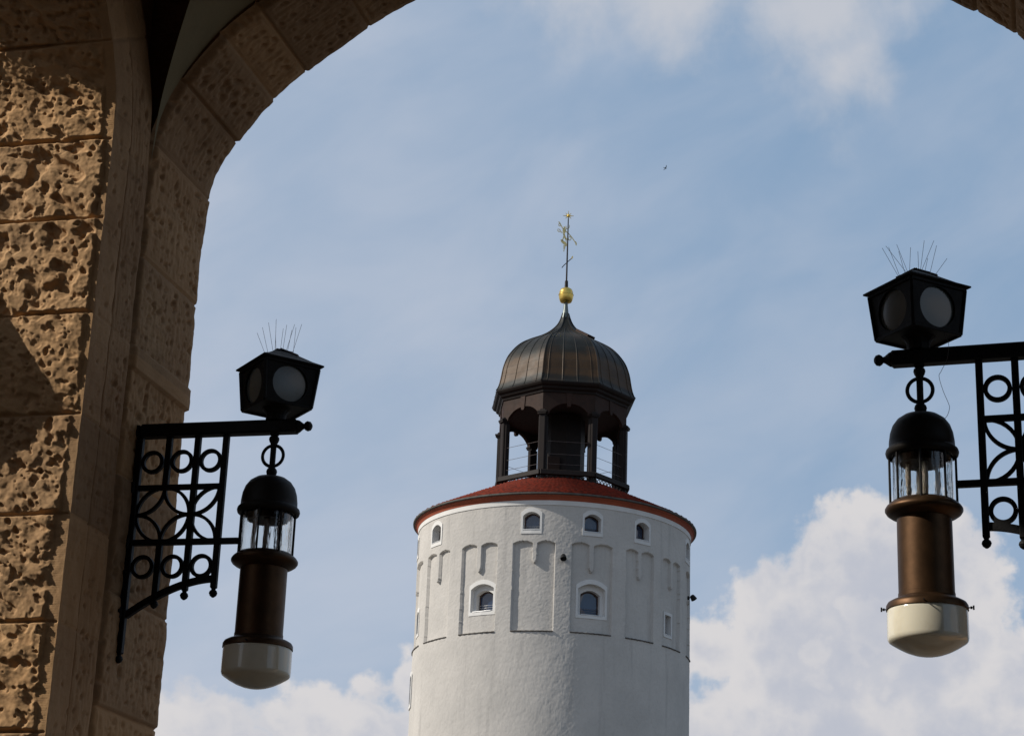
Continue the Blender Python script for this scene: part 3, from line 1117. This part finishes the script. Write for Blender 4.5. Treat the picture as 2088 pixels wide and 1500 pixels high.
    mb.build('lamp_tube', simple('grey_glass_tubes', (0.36, 0.33, 0.29), (0.28, 0.22, 0.17), 20, 0.3, bs=0) if 'grey_glass_tubes' not in bpy.data.materials else bpy.data.materials['grey_glass_tubes'], t, True)
    for k in range(8):
        a = R(2 + 45 * k)
        MB().tube([(0.1375 * math.cos(a), 0.1375 * math.sin(a), 4.10 + Z0), (0.1375 * math.cos(a), 0.1375 * math.sin(a), 3.875 + Z0)], 0.0052, 8).build('guard_bar', M_IRON, cap, True, 50)
    # collar, shaft, shade holder, globe
    MB().lathe([(r, z + Z0) for r, z in [(0, 3.892), (0.120, 3.896), (0.128, 3.898), (0.142, 3.888), (0.154, 3.877), (0.161, 3.866), (0.161, 3.857), (0.154, 3.846), (0.14, 3.836), (0.122, 3.828), (0.112, 3.822), (0, 3.82)]], 56).build('collar', M_BRONZE, t, True, 60)
    MB().lathe([(r, z + Z0) for r, z in [(0.1135, 3.83), (0.114, 3.7), (0.1145, 3.507), (0.10, 3.507)]], 56).build('shaft', M_BRONZE, t, True, 50)
    MB().lathe([(r, z + Z0) for r, z in [(0.10, 3.506), (0.1165, 3.506), (0.1165, 3.49), (0.124, 3.482), (0.146, 3.474), (0.160, 3.466), (0.1665, 3.455), (0.1675, 3.437), (0.164, 3.435), (0.155, 3.44), (0.1, 3.45)]], 56).build('shade_holder', M_BRONZE, t, True, 40)
    MB().lathe([(r, z + Z0) for r, z in [(0.10, 3.444), (0.157, 3.444), (0.1625, 3.436), (0.164, 3.425), (0.1645, 3.36), (0.1645, 3.324), (0.1630, 3.313), (0.158, 3.305), (0.148, 3.298), (0.12, 3.281), (0.09, 3.266), (0.055, 3.2540), (0.025, 3.2485), (0, 3.2475)]], 64).build('globe', M_OPAL, t, True, 60)
    for k in ((0, 1, 2) if wire else (2,)):
        a = R([2, 182, 272][k])
        d = Vector((math.cos(a), math.sin(a), 0))
        c0 = Vector((0, 0, 3.446 + Z0))
        mb = MB().tube([c0 + d * 0.160, c0 + d * 0.186], 0.0028, 8)
        if k < 2:
            mb.tube([c0 + d * 0.173, c0 + d * 0.180], 0.006, 8)
            mb.tube([c0 + d * 0.186 + Vector((0, 0, -0.009)), c0 + d * 0.186 + Vector((0, 0, 0.009))], 0.0035, 8)
        mb.build('thumb_screw', M_IRON, t, True, 50)
    if wire:
        pts = catmull([(0.10, 4.66), (0.124, 4.60), (0.131, 4.575), (0.128, 4.54), (0.12, 4.504), (0.095, 4.455), (0.086, 4.432), (0.1, 4.37), (0.121, 4.31), (0.124, 4.288), (0.116, 4.262), (0.105, 4.245)], 6)
        MB().tube([(p[0], -0.045, p[1] + Z0) for p in pts], 0.0011, 5).build('loose_wire', M_WIRE, t, True)
    return t


GRP = 'black wrought iron wall lamps inside the archway'
wall_lamp('wrought iron wall lamp on the pitted stone jamb, its shaft black in the shade', (-1.154, 9.359), R(13.5), -1, GRP, False, 4)
wall_lamp('wrought iron wall lamp with shaft lit bronze brown by sun and a loose wire', (1.741, 8.013), R(18), 1, GRP, True, 9)

# ==================================================================== TOWER
TAZ = R(1.447)
TX, TY = 100 * math.sin(TAZ), 100 * math.cos(TAZ)
tow = thing('round_tower', 'massive round whitewashed tower with red tiled roof and a dark copper belfry dome', 'tower', (TX, TY, 0), 0.0)
RT = 7.0


def cyl(th, z, r):
    a = R(th)
    return (r * math.sin(a), -r * math.cos(a), z)


# windows: centre, half widths (outer, inner) in degrees, z0o, apex_o, z0i, apex_i, rise, base radius, kind
WIN = []
for c in (-84.5, -61.3, -12.35, 12.1, 34.45, 68.2):
    WIN.append(dict(c=c, ho=4.2, hi=3.4, z0=25.98, z1=27.27, i0=26.17, i1=27.06, rise=0.24, rb=7.0, deep=0.42, k='upper'))
WIN.append(dict(c=-33.0, ho=6.2, hi=5.35, z0=22.12, z1=23.85, i0=22.30, i1=23.64, rise=0.27, rb=6.85, deep=0.55, k='lower'))
WIN.append(dict(c=12.7, ho=6.5, hi=5.65, z0=21.98, z1=23.88, i0=22.14, i1=23.66, rise=0.30, rb=6.85, deep=0.55, k='lower'))
WIN.append(dict(c=51.7, ho=3.3, hi=2.35, z0=21.75, z1=23.0, i0=21.88, i1=22.86, rise=0.0, rb=6.85, deep=0.4, k='slit'))
WIN.append(dict(c=-81.0, ho=4.0, hi=2.9, z0=21.9, z1=23.4, i0=22.05, i1=23.2, rise=0.15, rb=6.85, deep=0.4, k='slit'))
WIN.append(dict(c=-83.5, ho=4.2, hi=3.0, z0=18.35, z1=20.2, i0=18.55, i1=20.0, rise=0.2, rb=7.02, deep=0.4, k='slit'))
# recesses: (theta0, theta1, pendant centre, pendant half width, pendant bottom)
REC = [(-93, -76.5, -85, 0.9, 24.1), (-69.0, -50.5, -59.2, 1.0, 24.08), (-43.2, -26.2, -34.6, 1.0, 24.2), (-19.4, -2.6, -10.7, 0.95, 24.55), (4.0, 20.6, 12.0, 0.95, 24.2),
       (26.9, 40.7, 33.4, 0.9, 24.18), (46.2, 59.6, 52.6, 0.9, 24.15), (66.5, 82.5, 74.3, 0.9, 24.15)]
def adj(t):
    return t if abs(t) > 79 else math.degrees(math.asin(math.sin(R(t)) + 0.195 / 7.0))


for wd in WIN:
    wd['c'] = adj(wd['c'])
REC = [(adj(a), adj(b), adj(c_), h_, z_) for a, b, c_, h_, z_ in REC]
ths = np.r_[np.arange(-180, -102, 3.0), np.arange(-102, 102, 0.19), np.arange(102, 180, 3.0)]
zs = np.r_[0, 6, 12, np.arange(15.6, 20.9, 0.055), np.arange(20.9, 27.66, 0.026)]
TH, ZZ = np.meshgrid(ths, zs, indexing='ij')
rad = np.full(TH.shape, RT)
wobt = 0.28 * fbm(TH * 0.35, ZZ * 2.1, 3, 3)
wobz = 0.05 * fbm(TH * 0.5, ZZ * 1.5, 3, 5)
for (a, b, pc, ph, pz) in REC:
    inside = (TH + wobt > a) & (TH + wobt < b) & (ZZ + wobz > 21.24)
    l = (TH - a) / (pc - ph - a); r_ = (TH - pc - ph) / (b - pc - ph)
    top = np.where(TH < pc, 25.50 + 0.13 * (1 - (2 * np.clip(l, 0, 1) - 1) ** 2), 25.50 + 0.13 * (1 - (2 * np.clip(r_, 0, 1) - 1) ** 2))
    inside &= (ZZ + wobz * 0.6 < top)
    tap = ph * np.where(ZZ < pz + 0.22, np.clip((ZZ - pz) / 0.22, 0, 1) ** 0.5, 1.0)
    inside &= ~((np.abs(TH + wobt * 0.4 - pc) < tap) & (ZZ > pz))
    rad = np.where(inside, 6.85, rad)
lump = 0.020 * fbm(TH * 0.16, ZZ * 1.0, 2, 33, 0.5) + 0.016 * fbm(TH * 1.25, ZZ * 10.5, 2, 43, 0.7) + 0.012 * fbm(TH * 0.5, ZZ * 4.0, 2, 53, 0.6)
rad = rad + lump * 0.8 * (np.abs(TH) < 101)
rad = rad + np.clip((22 - ZZ) * 0.0, 0, 1)
for wd in WIN:
    c = wd['c']
    mid_h = (wd['ho'] + wd['hi']) / 2
    zt = (wd['z1'] + wd['i1']) / 2; zb_ = (wd['z0'] + wd['i0']) / 2
    q = np.clip(np.abs(TH - c) / mid_h, 0, 1)
    inside = (np.abs(TH - c) < mid_h) & (ZZ > zb_) & (ZZ < zt - wd['rise'] * q ** 2)
    rad = np.where(inside, wd['rb'] - wd['deep'] - 0.25, rad)
P = np.empty(TH.shape + (3,))
P[..., 0] = rad * np.sin(np.radians(TH)); P[..., 1] = -rad * np.cos(np.radians(TH)); P[..., 2] = ZZ
grid_mesh('wall', P, M_PLASTER, tow, True, wrap=True)

# dark drip lips under the recesses
for (a, b, pc, ph, pz) in REC:
    pts = [cyl(a + (b - a) * i / 24, 21.235 + 0.006 * math.sin(i * 2.1 + a), 7.02 + 0.012 * math.sin(i * 1.7 + b)) for i in range(25)]
    MB().tube(pts, 0.032, 6).build('recess_sill', M_SLATE, tow, True, 60)


def outline(c, hw, z0, z1, rise, n=14):
    pts = [(c - hw, z0), (c - hw, (z0 + z1 - rise) / 2)]
    for i in range(n + 1):
        q = -1 + 2 * i / n
        pts.append((c + hw * q, z1 - rise * abs(q) ** 2.1))
    pts += [(c + hw, (z0 + z1 - rise) / 2), (c + hw, z0), (c, z0)]
    return pts


for wd in WIN:
    c, rb_ = wd['c'], wd['rb']
    O = outline(c, wd['ho'], wd['z0'], wd['z1'], wd['rise'])
    I = outline(c, wd['hi'], wd['i0'], wd['i1'], wd['rise'] * 0.85)
    n = len(O)
    mb = MB()
    V = [cyl(t, z, rb_ - 0.06) for t, z in O] + [cyl(t, z, rb_ + 0.035) for t, z in O] + [cyl(t, z, rb_ + 0.035) for t, z in I]
    nl = 3
    if wd['k'] == 'lower':          # stepped reveal
        V += [cyl(t, z, rb_ - 0.22) for t, z in I]
        wd['hi'] *= 0.76
        I = outline(c, wd['hi'], wd['i0'] + 0.02, wd['i1'] - 0.27, wd['rise'] * 0.7)
        V += [cyl(t, z, rb_ - 0.23) for t, z in I]
        wd['i1'] -= 0.27
        nl = 5
    V += [cyl(t, z, rb_ - wd['deep']) for t, z in I]
    F = []
    for i in range(n):
        j = (i + 1) % n
        for k in range(nl):
            F.append((k * n + i, k * n + j, (k + 1) * n + j, (k + 1) * n + i))
    mb.add(V, F)
    win = mb.build('window', M_WHITE, tow)
    # frame
    rf = rb_ - wd['deep'] * (0.93 if wd['k'] != 'slit' else 0.97)
    fr = 0.55
    I2 = outline(c, wd['hi'] - fr, wd['i0'] + 0.05, wd['i1'] - 0.07, wd['rise'] * 0.75)
    V = [cyl(t, z, rf + 0.02) for t, z in I] + [cyl(t, z, rf + 0.02) for t, z in I2] + [cyl(t, z, rf - 0.04) for t, z in I2]
    F = []
    for i in range(n):
        j = (i + 1) % n
        for k in range(2):
            F.append((k * n + i, k * n + j, (k + 1) * n + j, (k + 1) * n + i))
    MB().add(V, F).build('frame', M_FRAME, win)
    MB().add([cyl(t, z, rf - 0.01) for t, z in outline(c, wd['hi'] - fr + 0.1, wd['i0'] + 0.04, wd['i1'] - 0.06, wd['rise'] * 0.75)], [tuple(range(n))]).build('pane', M_PANE, win)
    # sill
    mb = MB()
    ps = [cyl(c - wd['hi'] * 1.02 + 2.04 * wd['hi'] * i / 8, wd['i0'] + 0.006, rb_ + 0.02) for i in range(9)]
    mb.tube(ps, 0.03, 6)
    mb.build('sill', M_STEEL, win, True, 60)
    if wd['k'] in ('upper', 'lower'):
        mb = MB()
        lv_ = [0.17, 0.24] if wd['k'] == 'upper' else [0.16, 0.27, 0.38]
        rg_ = rb_ - wd['deep'] * 0.75
        for q in lv_:
            mb.tube([cyl(c - wd['hi'], wd['i0'] + q, rg_), cyl(c + wd['hi'], wd['i0'] + q, rg_)], 0.011, 5)
        mb.build('guard_rail', M_STEEL if wd['c'] < 0 else M_WIRE, win, True)

# white band, red cove, tiled roof
MB().lathe([(7.0, 27.40), (7.035, 27.41), (7.045, 27.64), (7.0, 27.66)], 180).build('white_band', M_WHITE, tow, True, 40)
MB().lathe([(7.0, 27.63), (7.055, 27.635), (7.075, 27.70), (7.12, 27.77), (7.17, 27.82), (7.20, 27.83), (7.21, 27.89), (7.0, 27.90)], 180).build('cornice', M_RED, tow, True, 40)
MB().lathe([(7.0, 27.895), (7.27, 27.885), (7.315, 27.91), (7.32, 27.975), (7.28, 27.985)], 180).build('eaves_gutter', M_SLATE, tow, True, 40)
prof = [(6.9, 27.92), (7.25, 27.93), (7.28, 27.96)]
rows = 36
for i in range(rows):
    q0, q1 = i / rows, (i + 1) / rows
    r_a, z_a = 7.30 - 4.2 * q0, 27.97 + 1.98 * q0
    r_b, z_b = 7.30 - 4.2 * q1, 27.97 + 1.98 * q1
    prof += [(r_a, z_a + 0.025), (r_b + 0.004, z_b - 0.006)]
nseg = 320
mb = MB().lathe(prof, nseg)
k = len(prof)
vv = []
for idx, p in enumerate(mb.v):
    i = idx // k; m_ = idx % k
    row = (m_ - 3) // 2
    jit = 0.0
    if m_ >= 3:
        jit = 0.035 * math.cos(2 * math.pi * (i + (row % 2) * 2) / 4) + 0.012 * math.sin(i * 12.9 + row * 78.2)
        if (m_ - 3) % 2:
            jit *= 0.4
    vv.append((p[0], p[1], p[2] + jit))
mb.v = vv
mb.build('tiled_roof', M_TILES, tow)

# belfry -----------------------------------------------------------------
OA = [-18.5 + 45 * k for k in range(8)]


def octp(k, r, z):
    return Vector(cyl(OA[k % 8], z, r))


for k in range(8):
    a = R(OA[k])
    er = Vector((math.sin(a), -math.cos(a), 0)); et = Vector((math.cos(a), math.sin(a), 0))
    mb = MB()
    mb.box(er * 3.36 + Vector((0, 0, 31.55)), (0.34, 0.36, 3.9), et, er)
    mb.box(er * 3.30 + Vector((0, 0, 31.4)), (0.46, 0.26, 3.5), et, er)
    mb.box(er * 3.42 + Vector((0, 0, 33.34)), (0.5, 0.44, 0.10), et, er)
    mb.box(er * 3.42 + Vector((0, 0, 33.25)), (0.42, 0.4, 0.08), et, er)
    mb.build('belfry_post', M_POST, tow)
    # bottom rail and feet
    p, q = octp(k, 3.62, 30.12), octp(k + 1, 3.62, 30.12)
    MB().bar(p, q, 0.20, 0.26).build('base_rail', M_DARKWOOD, tow)
    mb = MB()
    f1, f2 = octp(k, 3.55, 29.86), octp(k + 1, 3.55, 29.86)
    dirv = (f2 - f1).normalized()
    for i in range(10):
        c = f1 + (f2 - f1) * ((i + 0.5) / 10)
        mb.tube([c + dirv * (0.1 * math.cos(j * math.pi / 8)) + Vector((0, 0, 0.1 * math.sin(j * math.pi / 8))) for j in range(16)], 0.022, 5, True)
    mb.bar(f1 + Vector((0, 0, -0.12)), f2 + Vector((0, 0, -0.12)), 0.05)
    mb.build('scroll_trim', M_DARKWOOD, tow)
    mb = MB()
    mb.box(octp(k, 3.46, 29.75), (0.16, 0.16, 0.6), et, er)
    mb.build('post_foot', M_LEAD, tow)
    # frieze panel with a flat arch and keystone drop
    A, B = octp(k, 3.47, 0), octp(k + 1, 3.47, 0)
    mid_ = (A + B) / 2
    L = (B - A).length
    ex = (B - A) / L
    nn = Vector((mid_.x, mid_.y, 0)).normalized()
    hl = L / 2
    pl = [(-hl, 34.5), (hl, 34.5), (hl, 33.28), (hl - 0.32, 33.28), (hl - 0.34, 33.40)]
    arcp_ = []
    for i in range(13):
        q = -1 + 2 * i / 12
        x = -q * (hl - 0.36)
        zz = 33.86 - 0.42 * abs(q) ** 2.6
        if i in (5, 6, 7):
            zz = 33.86
        arcp_.append((x, zz))
    pl += arcp_ + [(-hl + 0.34, 33.40), (-hl + 0.32, 33.28), (-hl, 33.28)]
    fn = lambda x, y, z, mid_=mid_, ex=ex, nn=nn: tuple(mid_ + ex * x + nn * y + Vector((0, 0, z)))
    mb = MB().prism(pl, -0.16, 0.02, fn)
    pn = mb.build('frieze_panel', M_BROWNSHEET, tow)
    ks = MB().prism([(-0.16, 34.46), (0.16, 34.46), (0.10, 33.74), (0.05, 33.68), (-0.05, 33.68), (-0.10, 33.74)], -0.1, 0.06, fn)
    ks.build('keystone', M_BROWNSHEET, pn)
    # rails of thin cable
    for z in (30.62, 31.15, 31.82):
        MB().tube([octp(k, 3.42, z), octp(k + 1, 3.42, z)], 0.011, 5).build('cable_rail', M_WIRE, tow)

MB().lathe([(r, z) for r, z in [(3.2, 34.42), (3.55, 34.42), (3.58, 34.52), (3.70, 34.60), (3.74, 34.70), (3.86, 34.76), (3.93, 34.86), (3.94, 34.93), (3.2, 34.93)]], 8, a0=R(-18.5)).build('eaves_cornice', M_DARKWOOD, tow)
MB().lathe([(3.4, 34.0), (1.2, 34.15), (0, 34.2)], 8, a0=R(-18.5)).build('belfry_ceiling', M_CEIL, tow)
# central cabin inside the belfry
mb = MB()
mb.lathe([(1.12, 29.4), (1.12, 34.0)], 8, (0.1, 0, 0), a0=R(6))
cab = mb.build('belfry_cabin', M_DARKWOOD, tow)
MB().box((-0.42, -1.13, 30.7), (0.62, 0.06, 1.9)).build('door', M_BROWNSHEET, cab)
MB().lathe([(0, 29.95), (3.3, 29.92)], 8, a0=R(-18.5)).build('belfry_floor', M_DARKWOOD, tow)
MB().tube([(-0.9, -2.95, 29.95), (-0.88, -2.95, 32.75)], 0.02, 6).ball((-0.88, -2.95, 32.78), 0.06).build('flag_rod', M_STEEL, tow)

# dome
DP = [(3.95, 34.92), (3.86, 35.06), (3.78, 35.28), (3.725, 35.5), (3.67, 35.8), (3.61, 36.15), (3.51, 36.5), (3.37, 36.85), (3.17, 37.17), (2.88, 37.53), (2.5, 37.87), (1.95, 38.2), (1.45, 38.45), (1.05, 38.7), (0.70, 39.0), (0.45, 39.3), (0.30, 39.6), (0.17, 40.0)]
DPs = catmull(DP, 3)
mb = MB().lathe([tuple(p) for p in DPs], 8, a0=R(-18.5))
for k in range(8):
    for q in (0.0, 0.1, 0.36, 0.62, 0.88):
        pts = []
        for r, z in DPs:
            A, B = octp(k, r, z), octp(k + 1, r, z)
            if q and (B - A).length < 0.55:
                break
            pts.append(A + (B - A) * q)
        mb.tube(pts, 0.024 if q else 0.036, 5)
dome = mb.build('dome', M_COPPER, tow)
# roof hatch on the dome
ha = R(50)
er = Vector((math.sin(ha), -math.cos(ha), 0)); et = Vector((math.cos(ha), math.sin(ha), 0))
slope = (er * 0.86 + Vector((0, 0, -0.52))).normalized()
nrm = et.cross(slope)
if nrm.z < 0:
    nrm = -nrm
MB().box(er * 1.36 + Vector((0, 0, 38.53)), (0.6, 1.0, 0.2), et, slope, nrm).build('roof_hatch', M_BROWNSHEET, dome)

# spire, ball, vane
MB().lathe([(0.24, 39.72), (0.17, 40.0), (0.135, 40.25), (0.11, 40.5), (0.10, 40.66), (0, 40.66)], 20).build('spire', M_LEAD, tow, True, 50)
ballp = [(0.10, 40.62), (0.24, 40.66), (0.30, 40.68), (0.36, 40.82), (0.385, 40.95), (0.395, 41.06), (0.41, 41.07), (0.41, 41.10), (0.385, 41.12), (0.37, 41.25), (0.31, 41.39), (0.2, 41.47), (0.08, 41.50)]
MB().lathe(ballp, 40).build('gilded_ball', M_GOLD, tow, True, 50)
MB().lathe([(0.1, 41.48), (0.085, 41.9), (0.045, 41.92), (0.042, 43.2), (0.03, 45.5), (0.01, 46.03), (0, 46.03)], 12).build('vane_rod', M_DARKWOOD, tow, True, 50)
sx = 0.0041


def vp(x, y):
    px = 507 - (y - 180) * 20 / 870
    return ((x - px) * sx, 46.03 - (y - 110) * 0.00443)


mb = MB()
polys = [
    [(448, 322), (466, 322), (470, 340), (466, 352), (476, 372), (470, 395), (460, 420), (462, 432), (446, 438), (436, 428), (438, 400), (430, 378), (436, 352), (447, 345), (443, 332)],
    [(446, 430), (462, 430), (478, 470), (500, 492), (494, 502), (470, 488), (452, 470), (440, 500), (426, 520), (422, 508), (434, 478)],
    [(404, 500), (418, 494), (452, 516), (482, 536), (490, 560), (484, 586), (466, 574), (440, 552), (414, 530)],
    [(470, 480), (482, 496), (484, 524), (474, 524), (472, 500), (462, 488)],
    [(440, 572), (474, 576), (470, 590), (446, 586)], [(440, 592), (470, 596), (466, 610), (444, 606)], [(442, 612), (464, 616), (460, 630), (446, 626)], [(444, 632), (458, 636), (450, 660), (444, 650)],
    [(596, 520), (608, 516), (622, 540), (618, 572), (604, 556)],
]
for p in polys:
    mb.prism([vp(*q) for q in p], -0.015, 0.015)


def line(pts, w):
    mb.flat_path([(vp(*q)[0], 0, vp(*q)[1]) for q in pts], w * 1.45, 0.03)


line([(440, 360), (424, 332), (408, 304), (396, 280), (384, 264), (374, 268)], 0.035)
line([(408, 304), (392, 318), (378, 306), (382, 286), (398, 284)], 0.028)
line([(432, 402), (414, 400), (404, 384)], 0.03)
line([(372, 352), (366, 378), (380, 394), (400, 388), (398, 366), (382, 360)], 0.026)
line([(470, 380), (488, 396), (506, 408), (530, 434), (560, 470), (600, 526)], 0.03)
line([(476, 312), (480, 344), (470, 368)], 0.024)
line([(522, 300), (520, 330), (500, 346), (480, 350)], 0.024)
line([(508, 470), (512, 496), (530, 502), (544, 486), (540, 456), (528, 446), (518, 462)], 0.028)
mb.build('weather_vane', M_GILT, tow)
mb = MB()
line([(424, 870), (452, 836), (494, 796), (530, 762), (556, 740)], 0.026)
o = mb.build('pointer_rod', M_DARKWOOD, tow)
mb = MB()
mb.prism([vp(*q) for q in [(546, 742), (556, 720), (568, 708), (572, 722), (564, 742), (552, 750)]], -0.02, 0.02)
mb.build('gilded_leaf', M_GOLD, tow)
mb = MB()
st = []
for i in range(16):
    a = math.pi * i / 8 + math.pi / 2
    r_ = (0.23 if i % 4 else 0.3) if i % 2 == 0 else 0.075
    st.append((r_ * math.cos(a), 45.74 + r_ * math.sin(a)))
mb.prism(st, -0.02, 0.02)
mb.ball((0, 0, 45.74), 0.07)
mb.build('star_finial', M_GOLD, tow)


BELFRY = ('belfry', 'base_rail', 'scroll_trim', 'post_foot', 'frieze_panel', 'cable_rail', 'eaves_cornice', 'flag_rod', 'dome', 'spire', 'gilded', 'vane_rod', 'weather_vane', 'pointer_rod', 'star_finial')
for o in tow.children:
    if o.name.startswith(BELFRY):
        o.location.x = 0.24        # the belfry stands a little off the tower's axis

# ==================================================================== floodlights on the tower
def floodlight(label, th, z):
    a = R(th)
    er = Vector((math.sin(a), -math.cos(a), 0)); et = Vector((math.cos(a), math.sin(a), 0))
    loc = er * 6.98 + Vector((TX, TY, z))
    t = thing('floodlight', label, 'floodlight', loc, a, 'small floodlights on the tower')
    mb = MB()
    mb.box((0, -0.03, 0.0), (0.12, 0.1, 0.18))
    mb.tube([(0, -0.05, 0.0), (0, -0.16, 0.03)], 0.03, 8)
    mb.build('mount', M_IRON, t)
    tmp = MB().lathe([(0, 0), (0.09, 0.0), (0.12, 0.06), (0.155, 0.22), (0.155, 0.26), (0.14, 0.26), (0.1, 0.2), (0, 0.18)], 16)
    c, s_ = math.cos(R(150)), math.sin(R(150))
    mb = MB().add([(p[0], -0.2 + (p[1] * c - p[2] * s_) * 1.0, 0.13 + p[1] * s_ + p[2] * c) for p in tmp.v], tmp.f)
    mb.build('lamp_head', M_IRON, t, True, 50)
    return t


floodlight('small black floodlight on the bare plaster between two tall recesses at mid tower', adj(0.6), 24.78)
floodlight('small black floodlight projecting from the shaded right edge of the tower', 75.5, 24.30)

# ==================================================================== bird
rv = Vector((0.0805, 0.9, 0.426)).normalized()


def ray(px, py):
    dx, dy = px - 1044, 750 - py
    return (fw * 4060 + cx * dx + cy * dy).normalized()


bp = Vector((0, 0, 1.6)) + ray(1357, 343) * 120
bd = thing('bird', 'tiny dark bird gliding high in the open sky', 'bird', bp, R(-25))
mb = MB()
mb.lathe([(0, -0.09), (0.008, -0.085), (0.016, -0.05), (0.022, 0.0), (0.018, 0.04), (0.012, 0.06), (0.015, 0.075), (0.006, 0.09), (0, 0.098)], 10)
body = [(p[1], p[2], p[0]) for p in mb.v]
mb.v = body
for sd in (-1, 1):
    mb.add([(0, 0.035, 0.01), (sd * 0.08, 0.05, 0.035), (sd * 0.17, 0.0, 0.05), (sd * 0.19, -0.04, 0.05), (sd * 0.09, -0.01, 0.03), (0, -0.04, 0.008)], [(0, 1, 4, 5), (1, 2, 3, 4)])
mb.add([(0.012, -0.07, 0), (0.03, -0.15, 0), (0, -0.13, 0), (-0.03, -0.15, 0), (-0.012, -0.07, 0)], [(0, 1, 2, 3, 4)])
b = mb.build('body', M_IRON, bd)
bd.rotation_euler = (0, R(-35), R(-60))
